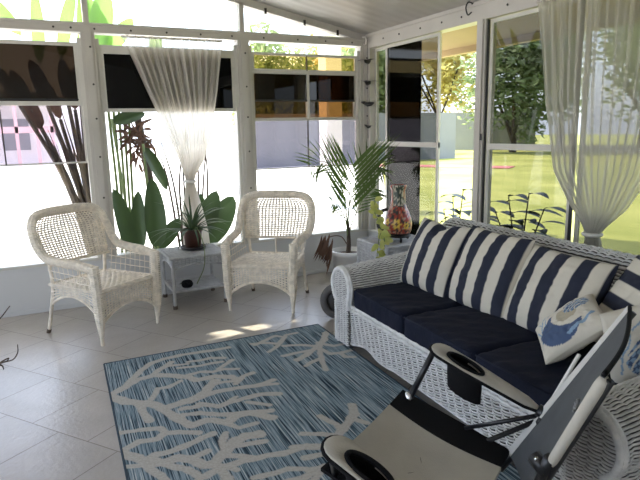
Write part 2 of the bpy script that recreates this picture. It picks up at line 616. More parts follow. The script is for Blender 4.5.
# right posts
for y in (-.045, -1.732, -3.52, -5.3):
    mb = MB()
    mb.span((-.03, y - .05, .425), (.08, y + .05, 2.29))
    if y < -.5:
        mb.span((-.045, y - .03, .425), (-.03, y + .01, 2.29))
    struct('trim_%d' % n, mb, 'white_paint'); n += 1

# ---- windows in the back wall: stacked vinyl vents in white sashes
def rect_frame(mb, a, b, z0, z1, w, ax, d0=0.0, d1=.03):
    """rectangular frame lying in the back (ax='y') or right (ax='x') wall"""
    def sp(p0, p1, q0, q1):
        if ax == 'y': mb.span((p0, d0, q0), (p1, d1, q1))
        else: mb.span((d0, p0, q0), (d1, p1, q1))
    sp(a, a + w, z0, z1); sp(b - w, b, z0, z1)
    sp(a + w, b - w, z0, z0 + w); sp(a + w, b - w, z1 - w, z1)
def pane(par, a, b, z0, z1, mat, ax, d):
    m = MB()
    t = .003
    if ax == 'y': m.span((a, d, z0), (b, d + t, z1))
    else: m.span((d, a, z0), (d + t, b, z1))
    return m.build('pane', mat, par)
def wnd(name, vents, a, b, ax, jamb=.03, outer=(.425, 2.27), mull=None):
    w = struct_empty(name, ((a + b) / 2, 0, 1.3) if ax == 'y' else (0, (a + b) / 2, 1.3))
    m = MB()
    for s in (a, b - jamb):
        if ax == 'y': m.span((s, -.012, outer[0]), (s + jamb, .05, outer[1]))
        else: m.span((-.012, s, outer[0]), (.05, s + jamb, outer[1]))
    m.build('window_frame', 'sash_white', w)
    for (z0, z1, mat, fw, d) in vents:
        m = MB(); rect_frame(m, a + jamb, b - jamb, z0, z1, fw, ax, d, d + .02); m.build('sash', 'sash_white', w)
        pane(w, a + jamb + fw, b - jamb - fw, z0 + fw, z1 - fw, mat, ax, d + .008)
    return w
w1 = wnd('window_1', [(1.735, 2.235, 'tint_smoke', .03, .0), (1.25, 1.745, 'tint_lavender', .014, .028)], -3.985, -2.753, 'y')
m = MB(); m.span((-3.405, -.002, 1.26), (-3.395, .024, 1.74)); m.build('mullion', 'screw_dark', w1)
m = MB(); m.span((-3.93, -.005, 1.772), (-2.81, .0, 1.785)); m.build('latch_rail', 'black_metal', w1)
w2 = wnd('window_2', [(1.675, 2.185, 'tint_black', .03, .0)], -2.643, -1.409, 'y')
m = MB(); m.span((-2.613, .0, 2.185), (-1.439, .03, 2.225)); m.build('head_rail', 'sash_white', w2)
w3 = wnd('window_3', [(2.045, 2.22, 'tint_gold', .025, .0), (1.585, 2.05, 'tint_amber', .028, .028), (1.115, 1.595, 'tint_lavender', .012, .0)], -1.299, -.1, 'y')
pane(w3, -1.24, -.158, 1.775, 2.025, 'tint_brown', 'y', .012)
m = MB(); m.span((-1.24, .0, 1.765), (-.158, .026, 1.785)); m.build('meeting_rail', 'black_metal', w3)
m = MB(); m.span((-.70, -.006, 1.61), (-.675, .05, 2.03)); m.build('mullion', 'sash_white', w3)  # white bar standing in for light through the gap between sashes
m = MB(); m.span((-.70, -.004, 2.06), (-.69, .02, 2.2)); m.span((-.70, -.004, 1.13), (-.692, .02, 1.59)); m.build('glazing_bar', 'screw_dark', w3)
w4 = wnd('window_4', [(1.7, 2.22, 'tint_smoke', .03, .0), (1.2, 1.7, 'tint_lavender', .014, .028)], -5.345, -4.095, 'y')
# gable glazing
gz = struct_empty('window_5', (-2.7, 0, 2.6))
for a, b in ((-5.4, -4.06), (-4.02, -2.72), (-2.676, -1.376), (-1.332, -.35)):
    m = MB()
    m.poly_prism([(a, .02, 2.385), (b, .02, 2.385), (b, .02, ceil_z(b) - .06), (a, .02, ceil_z(a) - .06)], (0, .003, 0))
    m.build('pane', 'glass_gable', gz)

# ---- right wall: sliding window panels
def slider(name, a, b, mat, d, fw=.028, rail=(1.315, 1.36)):
    w = struct_empty(name, (0, (a + b) / 2, 1.3))
    m = MB(); rect_frame(m, a, b, .43, 2.285, fw, 'x', d, d + .02); m.span((d - .004, a, rail[0]), (d + .02, b, rail[1])); m.build('sash', 'sash_white', w)
    pane(w, a + fw, b - fw, .45, rail[0], mat, 'x', d + .008)
    pane(w, a + fw, b - fw, rail[1], 2.26, mat, 'x', d + .008)
    return w
slider('window_6', -.37, -.095, 'tint_clear', .03)
w7 = slider('window_7', -1.19, -.34, 'tint_grey', .0)
pane(w7, -.88, -.37, .45, 1.315, 'tint_door', 'x', .035)
pane(w7, -.88, -.37, 1.36, 2.26, 'tint_door', 'x', .035)
w8 = slider('window_8', -2.62, -1.80, 'tint_grey', .0)
m = MB(); m.span((-.006, -2.645, .43), (.0, -2.618, 2.285)); m.build('gasket', 'black_metal', w8)
m = MB(); m.span((-.02, -1.795, .43), (-.0, -1.787, 2.285)); m.build('gasket', 'black_metal', w8)
m = MB(); m.box((-.03, -1.765, 1.41), (.02, .022, .05)); m.span((-.04, -1.76, 1.395), (-.02, -1.735, 1.41)); m.build('latch', 'black_metal', w8)
slider('window_9', -3.47, -2.645, 'tint_grey', .024)
slider('window_10', -5.25, -3.57, 'tint_grey', .0)
slider('window_11', -6.55, -5.35, 'tint_grey', .0)
# eave outside the right wall
mb = MB(); mb.poly_prism([(.09, 0.3, 2.44), (.85, .3, 2.29), (.85, .3, 2.36), (.09, .3, 2.51)], (0, -7.0, 0))
struct('trim_%d' % n, mb, 'soffit'); n += 1
mb = MB(); mb.span((.85, -6.7, 2.23), (.93, .3, 2.37)); struct('trim_%d' % n, mb, 'soffit'); n += 1

# ================================================================== OUTDOORS
mb = MB(); mb.poly_prism([(-40, .1, -.22), (.4, .1, -.22), (38, 60, -.22), (-40, 60, -.22)], (0, 0, .12)); struct('ground_patio', mb, 'concrete')
mb = MB(); mb.span((-40, -40, -.22), (XL - .1, .1, -.1)); struct('ground_side', mb, 'concrete')
mb = MB(); mb.poly_prism([(.4, -40, -.22), (70, -40, -.22), (70, 60, -.22), (38, 60, -.22), (.4, .1, -.22)], (0, 0, .12)); struct('ground_lawn', mb, 'lawn')
mb = MB(); mb.span((.0, -40, -.22), (.4, .1, -.1)); struct('ground_border', mb, 'soil')
mb = MB(); mb.poly_prism([(9.5, 15.6, -.1), (12.6, 10.8, -.1), (13.5, 11.4, -.1), (10.4, 16.2, -.1)], (0, 0, .03))
tag(mb.build('paver_strip', 'paver_pink', loc=(11.5, 13.5, -.1)), 'pink paved strip crossing the far lawn', 'paving')
mb = MB(); mb.poly_prism([(17.5, 33, -.1), (25.5, 21.8, -.1), (25.6, 21.9, -.1), (17.6, 33.1, -.1)], (0, 0, 2.45))
tag(mb.build('garden_fence', 'fence_grey', loc=(21.5, 27.4, -.1)), 'long grey fence beyond the lawn seen through the open side window', 'fence')
mb = MB(); mb.span((4.5, 18, -.1), (16, 18.1, 2.15))
tag(mb.build('garden_fence', 'fence_grey', loc=(10, 18, -.1)), 'grey fence behind the palm window at the back', 'fence')
mb = MB(); mb.span((2.08, 5.0, -.1), (2.42, 5.34, 3.4)); mb.span((2.02, 4.94, -.1), (2.48, 5.40, .1)); mb.span((2.02, 4.94, 3.3), (2.48, 5.4, 3.5))
tag(mb.build('porch_column', 'post_white', loc=(2.25, 5.17, -.1)), 'square white column outdoors behind the window with the palm', 'column')

# neighbour's house with pink porch frame
nh = thing('neighbour_house', 'white house with pink porch frames seen through left window', 'house', (-5, 16, -.1))
m = MB(); m.span((-9, 17, -.1), (-2.3, 22, 2.7)); m.build('wall', 'house_white', nh)
m = MB(); m.poly_prism([(-9.5, 16, 2.6), (-1.9, 16, 2.6), (-2.6, 16, 2.85), (-8.8, 16, 2.85)], (0, 6.5, 0)); m.build('roof', 'fence_grey', nh)
for x in (-7.6, -6.2, -4.75, -3.55, -2.95, -2.5):
    m = MB(); m.span((x - .05, 16, -.1), (x + .05, 16.1, 2.6)); m.build('porch_post', 'house_pink', nh)
m = MB(); m.span((-9, 16.0, 1.55), (-2.4, 16.1, 1.75)); m.build('porch_rail', 'house_pink', nh)
for x in (-6.9, -5.2, -3.6):
    f = MB(); f.span((x - .5, 16.95, .9), (x + .5, 17, 2.1)); fo = f.build('window_frame', 'house_white', nh)
    g = MB(); g.span((x - .42, 16.93, .98), (x + .42, 16.95, 2.02)); g.build('glass', 'house_dark', fo)

def tree(name_label, x, y, crown, n, size, mat, group=None, trunk_h=2.0, tr=.18, seed=1, cat='tree', lump=7):
    R = random.Random(seed)
    t = thing('tree', name_label, cat, (x, y, -.1), 0, group)
    m = MB()
    m.tube(smooth_path([(x, y, -.1), (x + .1, y, trunk_h * .5), (x, y + .1, trunk_h + crown[2] * .6)], 5), lambda q: tr * (1 - .6 * q), 8)
    for k in range(4):
        a = R.uniform(0, 6.28)
        m.tube([(x, y, trunk_h), (x + math.cos(a) * crown[0] * .5, y + math.sin(a) * crown[1] * .5, trunk_h + crown[2] * R.uniform(.4, .9))], tr * .35, 6)
    m.build('trunk', 'bark', t)
    m = MB()
    lumps = []
    for k in range(lump):
        a = R.uniform(0, 6.28); q = R.uniform(.25, .75)
        lumps.append((x + math.cos(a) * crown[0] * q, y + math.sin(a) * crown[1] * q, trunk_h + crown[2] * R.uniform(.15, 1.25), R.uniform(.35, .6)))
    vs = []; fs = []
    for k in range(n):
        lx, ly, lz, lr = lumps[k % lump]
        d = V((R.gauss(0, 1), R.gauss(0, 1), R.gauss(0, 1))).normalized() * (R.random() ** .45)
        c = V((lx + d.x * crown[0] * lr, ly + d.y * crown[1] * lr, max(.3, lz + d.z * crown[2] * lr * .9)))
        u = V((R.gauss(0, 1), R.gauss(0, 1), R.gauss(0, 1))).normalized(); w = u.orthogonal().normalized()
        s = size * R.uniform(.6, 1.3)
        o = len(vs)
        vs += [c - u * s, c + w * s * .45, c + u * s, c - w * s * .45]
        fs.append((o, o + 1, o + 2, o + 3))
    m.add(vs, fs)
    m.build('foliage', mat, t)
    return t
G = 'trees beyond the lawn'
tree('dark bushy tree beyond the lawn, right behind the middle side window', 22.3, 20.5, (3.0, 3.0, 5.8), 6200, .25, 'tree_leaf_dark', G, .5, .25, 3, lump=12)
tree('tall loose tree beyond the lawn, behind the sheer side curtain', 29.6, 17.5, (3.6, 3.4, 6.4), 4600, .28, 'tree_leaf', G, 1.8, .25, 4, lump=12)
tree('wide green tree at far right of the lawn behind the sheer curtain', 23.0, 11.3, (2.9, 2.9, 4.6), 3600, .26, 'tree_leaf', G, 1.4, .22, 5, lump=12)
tree('golden sunlit tree rising above the grey fence in the open side gap', 26.5, 32.8, (3.4, 3.4, 4.8), 4600, .28, 'tree_leaf_gold', G, 2.0, .2, 6, lump=12)
tree('slim pale tree between the golden tree and the dark bushy one', 31.5, 25.2, (3.2, 3.0, 6.6), 3600, .27, 'tree_leaf', G, 2.2, .22, 7, lump=10)
tree('golden tree above the fence behind the narrow corner panes', 18.8, 35.6, (3.0, 3.0, 5.0), 3000, .28, 'tree_leaf_gold', G, 2.0, .2, 16, lump=10)
G2 = 'trees behind the back fence'
tree('golden brown tree behind the fence at left of the palm window', 9.4, 24.0, (2.9, 3, 3.6), 4600, .26, 'tree_leaf', G2, 1.4, .22, 8, lump=14)
tree('golden brown tree behind the fence at right of the palm window', 15.4, 24.5, (3.0, 3, 4.0), 4600, .26, 'tree_leaf', G2, 1.4, .22, 9, lump=14)
# added unseen canopy blocking the sun, with holes that shape the floor patches
def sun_blocker_canopy():
    R = random.Random(12)
    x, y = -6.6, 2.6
    t = thing('sun_blocker_canopy', 'added tree canopy above the view, blocking the sun at the back', 'tree', (x, y, -.1))
    m = MB(); m.tube(smooth_path([(x, y, -.1), (x + .2, y, 2.2), (x + 1.0, y, 4.2), (x + 3.5, y - .2, 5.0), (x + 6.5, y - .3, 5.2)], 6), lambda q: .24 * (1 - .7 * q), 10)
    m.build('trunk', 'bark', t)
    m = MB(); vs = []; fs = []
    for k in range(SHADE_N):
        c = V((R.uniform(-7.5, 2.2), R.uniform(1.5, 2.8), R.uniform(*SHADE_Z)))
        # sun flecks: a gap towards the floor in front of the middle chair
        u = V((R.gauss(0, 1), R.gauss(0, 1), R.gauss(0, .6))).normalized(); w = u.orthogonal().normalized()
        s = R.uniform(.10, .2); o = len(vs)
        if gap(c): continue
        vs += [c - u * s, c + w * s * .5, c + u * s, c - w * s * .5]; fs.append((o, o + 1, o + 2, o + 3))
    m.add(vs, fs); m.build('foliage', 'tree_leaf_dark', t)
SUN_DIR = V((-.26, .43, .866)).normalized()      # towards the sun
SHADE_N, SHADE_Z = 15000, (3.8, 6.9)
def gap(c):
    """do not grow leaves where they would shade the two sun patches on the floor"""
    k = c.z / SUN_DIR.z
    fx, fy = c.x - SUN_DIR.x * k, c.y - SUN_DIR.y * k
    if -2.17 < fx < -1.68 and abs(fy - (-1.27 - (fx + 1.93) * .36)) < .24: return True
    if -1.72 < fx < -1.38 and abs(fy - (-1.50 - (fx + 1.55) * .33)) < .24: return True
    return False
sun_blocker_canopy()

# ---- plants just outside the back windows
def plant_out(name, label, cat, loc, group=None):
    return thing(name, label, cat, loc, 0, group)
Rp = random.Random(5)
pA = plant_out('bird_of_paradise', 'tall fan of dark stalks and sunlit paddle leaves outside left window', 'plant', (-2.72, .7, -.1))
m = MB(); lv = MB()
tops = [(-3.26, 2.05), (-3.17, 2.0), (-3.04, 2.1), (-2.93, 1.9), (-2.86, 2.1), (-2.80, 2.0), (-2.74, 2.1), (-2.62, 2.05), (-3.1, 1.8)]
for k, (tx, tz) in enumerate(tops):
    yy = .55 + .05 * (k % 4)
    base = V((-2.70 + .02 * (k % 3), yy, -.1))
    mid = V((-2.74 + (tx + 2.74) * .38, yy, tz * .5))
    path = smooth_path([base, mid, V((tx, yy + .05, tz * .86))], 8)
    m.tube(path, lambda q: .05 * (1 - .45 * q), 6, squash=.6)
    d = (path[-1] - path[-3]).normalized()
    leaf(lv, path[-1], d + V((Rp.uniform(-.1, .1), 0, .1)), V((Rp.uniform(-.3, .3), -1, .2)), .40, .10 + .02 * (k % 3), .4, .12, 10, 4, 'paddle')
for k in range(16):
    a = Rp.uniform(-.32, .10)
    b = V((-2.72 + Rp.uniform(-.05, .05), .5 + Rp.uniform(0, .2), Rp.uniform(.3, .8)))
    tip = b + V((a * 1.1, .02, Rp.uniform(.8, 1.15)))
    m.tube([b, b.lerp(tip, .5) + V((-.02, 0, 0)), tip], lambda q: .04 * (1 - q) + .006, 5, squash=.35)
m.build('stalks', 'frond_trunk', pA, True)
lv.build('leaves', 'leaf_dry', pA, True)
lv = MB()
for (bx, bz, dx, dz, L, W, nx) in ((-3.05, 2.15, .05, 1, .75, .12, .1), (-2.86, 2.2, .22, 1, .8, .13, -.3), (-2.66, 2.15, .12, 1, .85, .15, .2), (-2.58, 2.25, .35, 1, .75, .24, .3), (-2.5, 2.2, .75, 1, .6, .17, -.2), (-3.18, 2.4, -.5, .7, .6, .14, .2), (-2.02, 2.1, .18, 1, .5, .09, .1), (-1.95, 2.1, .12, 1, .46, .07, -.3), (-2.42, 2.3, -.25, .9, .62, .2, .3)):
    leaf(lv, (bx, .95, bz), (dx, .1, dz), (nx, -1, .1), L, W, .35, .15, 10, 4, 'paddle')
lv.build('upper_leaves', 'leaf_bright', pA, True)
pB = plant_out('bird_of_paradise', 'plant with broad green paddle leaves outside window behind side table', 'plant', (-2.1, .4, -.1))
lv = MB(); m = MB()
for (bx, by, bz, dx, dz, L, W, nx) in ((-2.44, .30, .35, -.13, 1, .66, .17, .25), (-2.36, .34, .38, .02, 1, .58, .15, -.35), (-2.20, .30, .38, .0, 1, .70, .20, -.1), (-1.86, .32, .38, .62, 1, .62, .24, .2), (-1.72, .36, .36, .72, 1, .60, .26, -.15), (-1.80, .40, .4, .25, 1, .5, .15, .3), (-2.2, .42, .36, .55, .55, .4, .16, .1), (-2.5, .5, 1.60, .9, .25, .34, .12, .1), (-2.24, .45, 1.36, .45, -.8, .5, .13, .3)):
    leaf(lv, (bx, by, bz), (dx, .05, dz), (nx, -1, .25), L, W, .3, .15, 12, 4, 'paddle')
    m.tube([(bx * .7 - 2.05 * .3, by, -.1), (bx, by, bz + .03)], .012, 6)
lv.build('leaves', 'leaf_big', pB, True)
m.build('stalks', 'stem_green', pB, True)
pC = plant_out('banana_plant', 'slim green and brown stems with dry leaf clump outside middle window', 'plant', (-2.42, .6, -.1))
m = MB()
for k in range(5):
    x = -2.50 + .035 * k
    m.tube(smooth_path([(x, .6, -.1), (x + .01, .62, .9), (x - .02 + .02 * k, .64, 2.2)], 5), .013, 6)
m.build('stems', 'stem_green', pC, True)
m = MB()
for k in range(9):
    x = -1.98 + .05 * k
    m.tube(smooth_path([(-1.86 + .02 * k, .7, -.1), (x + .02, .72, .9), (x + Rp.uniform(-.1, .12), .7, 1.3 + .1 * (k % 3))], 5), lambda q: .017 * (1 - .7 * q), 5)
m.tube(smooth_path([(-2.14, .66, -.1), (-2.16, .66, .9), (-2.25, .66, 1.75)], 6), lambda q: .05 * (1 - .3 * q), 8)
m.build('dry_stems', 'stem_brown', pC, True)
lv = MB()
for k in range(60):
    b = V((-2.26 + Rp.gauss(0, .05), .55 + Rp.uniform(-.06, .06), 1.42 + Rp.gauss(0, .09)))
    a = Rp.uniform(0, 6.28)
    leaf(lv, b, (math.cos(a), Rp.uniform(-.3, .3), math.sin(a) * .6 - .3), (Rp.uniform(-1, 1), -1, .2), Rp.uniform(.1, .22), .03, 1.0, .2, 5, 2, 'lance')
lv.build('dry_leaves', 'leaf_dry', pC, True)

# ---- leafy shrubs outside the right wall
def shrub(label, stems, seed):
    R = random.Random(seed)
    c = stems[0]
    t = thing('leafy_shrub', label, 'shrub', (c[0], c[1], -.1), 0, 'dark leafed shrubs outside the side windows')
    m = MB(); lv = MB()
    for (x, y, ty, tz) in stems:
        path = smooth_path([(x, y, -.1), (x, y * .6 + ty * .4, tz * .5), (x, ty, tz)], 6)
        m.tube(path, lambda q: .010 * (1 - .5 * q), 5)
        for k in range(8):
            q = .45 + .55 * k / 7
            b = path[min(len(path) - 1, int(q * (len(path) - 1)))]
            a = k * 2.4 + R.uniform(-.3, .3)
            d = V((math.cos(a) * .35, math.sin(a) + (.3 if math.sin(a) > 0 else -.3), .25 + .4 * (q - .6)))
            leaf(lv, b, d, V((0, 0, 1)), R.uniform(.22, .34), R.uniform(.09, .12), .75, .08, 7, 3, 'lance')
    m.build('stems', 'stem_brown', t, True); lv.build('leaves', 'leaf_dark', t, True)
shrub('dark leafed shrub in the open gap between the side window panes', [(.5, -.85, -.8, .80), (.5, -.85, -.95, .88), (.55, -.9, -1.1, .72), (.5, -.85, -.66, .66)], 2)
shrub('dark leafed shrub outside the side window left of the sheer curtain', [(.5, -1.7, -1.55, .88), (.5, -1.7, -1.78, .92), (.5, -1.7, -1.95, .82), (.5, -1.72, -1.4, .72), (.55, -1.65, -1.68, .66)], 3)
# ================================================================== CURTAINS
def interp(tab, z):
    tab = sorted(tab)
    if z <= tab[0][0]: return tab[0][1:]
    for a, b in zip(tab, tab[1:]):
        if z <= b[0]:
            t = (z - a[0]) / (b[0] - a[0])
            return tuple(a[i] + (b[i] - a[i]) * t for i in range(1, len(a)))
    return tab[-1][1:]
def curtain(name, label, tab, ax, off, mat, tie_z, nf=13, thin=.70):
    z0, z1 = min(t[0] for t in tab), max(t[0] for t in tab)
    l, r = interp(tab, tie_z); mid = (l + r) / 2
    loc = (mid, off, z0) if ax == 'y' else (off, mid, z0)
    t = thing(name, label, 'curtain', loc)
    m = MB()
    def S(u, v):
        z = z1 + (z0 - z1) * v
        l, r = interp(tab, z)
        w = abs(r - l)
        uu = u + .012 * math.sin(9 * u + 5 * v)
        p = l + (r - l) * uu
        am = min(.028, .008 + .03 * w * .5) * (1 if w > .3 else 1.3)
        d = am * (math.sin(2 * PI * nf * u + 1.2 * math.sin(4 * u)) + .5 * math.sin(2 * PI * nf * 2.3 * u + 3 * v))
        q = off + d
        return V((p, q, z)) if ax == 'y' else V((q, p, z))
    m.grid(S, 170, 70)
    o = m.build('sheer_panel', mat, t, True)
    w0 = abs(interp(tab, z1)[1] - interp(tab, z1)[0])
    den = []
    for jj in range(71):
        zz = z1 + (z0 - z1) * jj / 70
        l, r = interp(tab, zz)
        k = (w0 / abs(r - l)) ** .8
        den += [1 - (1 - thin * (.86 + .28 * vnoise(ii * .35, 1.5, 4))) ** k for ii in range(171)]
    at = o.data.attributes.new('gather', 'FLOAT', 'POINT'); at.data.foreach_set('value', den)
    m = MB()
    k = 20
    l, r = interp(tab, tie_z)
    hw = abs(r - l) / 2 + .006
    pts = []
    for i in range(k):
        a = 2 * PI * i / k
        c = (mid + hw * math.cos(a), off + .05 * math.sin(a), tie_z)
        pts.append(c if ax == 'y' else (off + .05 * math.sin(a), mid + hw * math.cos(a), tie_z))
    m.tube(pts, .014, 6, closed=True)
    m.build('tie_band', 'ribbon_white', t, True)
    m = MB()
    l, r = interp(tab, z1)
    a, b = ((l, off, z1 - .012), (r, off, z1 - .012)) if ax == 'y' else ((off, l, z1 - .012), (off, r, z1 - .012))
    m.tube([a, b], .008, 8)
    m.build('rod', 'sash_white', t, True)
curtain('sheer_curtain', 'white sheer curtain tied in the middle over the back window behind the side table',
        [(2.30, -2.44, -1.57), (1.85, -2.27, -1.635), (1.5, -2.125, -1.70), (1.25, -2.025, -1.79), (1.11, -1.985, -1.88), (1.05, -1.975, -1.90), (.98, -1.985, -1.885), (.8, -2.02, -1.84), (.6, -2.03, -1.80), (.46, -2.03, -1.79)], 'y', -.075, 'sheer_white', 1.05)
curtain('sheer_curtain', 'grey white sheer curtain tied in the middle over the side window behind the sofa',
        [(2.31, -2.33, -3.46), (1.65, -2.42, -3.36), (1.2, -2.53, -3.25), (.98, -2.69, -3.10), (.87, -2.80, -2.97), (.81, -2.83, -2.92), (.76, -2.83, -2.94), (.6, -2.80, -2.97), (.35, -2.78, -3.0)], 'x', -.085, 'sheer_grey', .81, 15, .46)

# ================================================================== RUG
CORAL = [
(0.05, [(-2.937,-2.005),(-2.876,-2.123),(-2.748,-2.221),(-2.703,-2.312),(-2.651,-2.3),(-2.55,-2.274),(-2.451,-2.228),(-2.391,-2.14),(-2.348,-2.1)]),
(0.045, [(-2.928,-1.981),(-2.86,-1.928),(-2.769,-1.851),(-2.665,-1.826),(-2.552,-1.905),(-2.486,-1.967),(-2.444,-2.031),(-2.335,-2.034),(-2.244,-2.092),(-2.236,-2.146)]),
(0.035, [(-2.685,-1.832),(-2.631,-1.775),(-2.569,-1.72),(-2.528,-1.678)]),
(0.025, [(-2.569,-1.72),(-2.491,-1.745),(-2.435,-1.758)]),
(0.035, [(-2.86,-1.928),(-2.8,-1.835),(-2.724,-1.706),(-2.641,-1.625),(-2.556,-1.595),(-2.433,-1.584),(-2.311,-1.591),(-2.239,-1.611),(-2.116,-1.606)]),
(0.03, [(-2.746,-2.166),(-2.683,-2.041),(-2.619,-2.045),(-2.536,-1.996)]),
(0.045, [(-2.703,-2.312),(-2.67,-2.431),(-2.64,-2.508),(-2.618,-2.567),(-2.534,-2.549),(-2.5,-2.561),(-2.449,-2.624),(-2.371,-2.57),(-2.302,-2.582),(-2.216,-2.685)]),
(0.028, [(-2.449,-2.624),(-2.406,-2.705),(-2.307,-2.701)]),
(0.035, [(-2.616,-2.36),(-2.535,-2.371),(-2.513,-2.349),(-2.428,-2.429),(-2.371,-2.413),(-2.257,-2.406),(-2.164,-2.4),(-2.078,-2.448)]),
(0.035, [(-2.622,-2.433),(-2.54,-2.452),(-2.456,-2.523),(-2.382,-2.551),(-2.303,-2.569),(-2.194,-2.615)]),
(0.038, [(-2.556,-2.298),(-2.494,-2.277),(-2.396,-2.244),(-2.266,-2.255),(-2.122,-2.289),(-2.038,-2.255)]),
(0.03, [(-2.122,-2.289),(-2.043,-2.316)]),
(0.03, [(-2.256,-2.199),(-2.182,-2.118),(-2.113,-2.098)]),
(0.03, [(-2.428,-2.197),(-2.391,-2.14),(-2.309,-2.138),(-2.252,-2.154)]),
(0.028, [(-2.274,-2.453),(-2.179,-2.546)]),
(0.028, [(-2.371,-2.413),(-2.309,-2.364)]),
(0.028, [(-2.477,-1.93),(-2.399,-1.922),(-2.327,-1.962),(-2.252,-1.951),(-2.176,-1.993)]),
(0.028, [(-2.28,-1.935),(-2.161,-1.835)]),
(0.028, [(-2.502,-1.794),(-2.374,-1.828),(-2.3,-1.824),(-2.229,-1.835)]),
(0.028, [(-2.427,-1.725),(-2.351,-1.74),(-2.274,-1.733),(-2.198,-1.776)]),
(0.05, [(-2.97,-2.653),(-2.959,-2.688),(-2.901,-2.767),(-2.822,-2.837),(-2.741,-2.835),(-2.687,-2.873),(-2.657,-2.944),(-2.616,-2.962),(-2.541,-2.889),(-2.478,-2.829),(-2.409,-2.792),(-2.327,-2.815)]),
(0.03, [(-2.535,-2.868),(-2.521,-2.79),(-2.479,-2.721)]),
(0.03, [(-2.51,-2.852),(-2.436,-2.872),(-2.337,-2.889)]),
(0.03, [(-2.559,-2.914),(-2.488,-2.952),(-2.42,-3.007)]),
(0.035, [(-2.6,-2.957),(-2.593,-3.057),(-2.588,-3.127)]),
(0.028, [(-2.575,-2.997),(-2.533,-3.055)]),
(0.035, [(-2.952,-2.634),(-2.883,-2.599),(-2.795,-2.616),(-2.752,-2.574),(-2.687,-2.598),(-2.6,-2.656)]),
(0.035, [(-2.871,-2.774),(-2.844,-2.751),(-2.766,-2.759),(-2.682,-2.744),(-2.585,-2.707),(-2.538,-2.695)]),
(0.03, [(-2.749,-2.83),(-2.669,-2.864),(-2.605,-2.841)]),
(0.035, [(-2.925,-2.745),(-2.903,-2.775),(-2.88,-2.86),(-2.843,-2.941),(-2.825,-3.032)]),
(0.035, [(-2.821,-2.847),(-2.792,-2.88),(-2.733,-2.939),(-2.697,-3.027)]),
(0.03, [(-2.968,-2.795),(-2.88,-2.824)]),
(0.035, [(-2.812,-2.199),(-2.811,-2.304),(-2.798,-2.41)]),
(0.03, [(-2.963,-2.459),(-2.945,-2.469),(-2.854,-2.485),(-2.764,-2.511),(-2.743,-2.579)]),
(0.04, [(-1.34,-1.662),(-1.389,-1.684),(-1.469,-1.816),(-1.602,-1.927),(-1.696,-1.997),(-1.781,-2.047)]),
(0.03, [(-1.578,-1.876),(-1.655,-1.811),(-1.765,-1.771)]),
(0.03, [(-1.625,-1.935),(-1.735,-1.935),(-1.838,-1.937)]),
(0.03, [(-1.581,-1.575),(-1.663,-1.577),(-1.798,-1.752),(-1.895,-1.825)]),
(0.028, [(-1.692,-1.608),(-1.742,-1.556),(-1.869,-1.624),(-1.934,-1.654)]),
(0.028, [(-1.784,-1.717),(-1.851,-1.656),(-1.946,-1.625)]),
(0.03, [(-1.541,-1.897),(-1.59,-1.995),(-1.657,-2.173),(-1.69,-2.28)]),
(0.03, [(-1.56,-1.95),(-1.547,-2.06),(-1.48,-2.078),(-1.383,-2.071)]),
(0.028, [(-1.625,-2.095),(-1.712,-2.123),(-1.774,-2.163)]),
(0.028, [(-1.48,-2.078),(-1.478,-2.158),(-1.432,-2.184)]),
(0.03, [(-1.528,-1.838),(-1.456,-1.945),(-1.377,-1.946)]),
(0.04, [(-1.777,-2.765),(-1.823,-2.868),(-1.902,-2.933),(-1.976,-2.994),(-2.071,-3.079),(-2.129,-3.058),(-2.234,-3.011)]),
(0.03, [(-2.024,-2.99),(-2.077,-2.951),(-2.142,-2.915)]),
(0.03, [(-2.071,-3.079),(-2.118,-3.129),(-2.224,-3.113)]),
(0.03, [(-2.172,-3.214),(-2.252,-3.215)]),
(0.03, [(-1.953,-2.974),(-1.953,-2.905),(-1.988,-2.795)]),
(0.03, [(-1.845,-2.905),(-1.811,-2.971)]),
(0.03, [(-2.19,-3.222),(-2.293,-3.252)]),
]

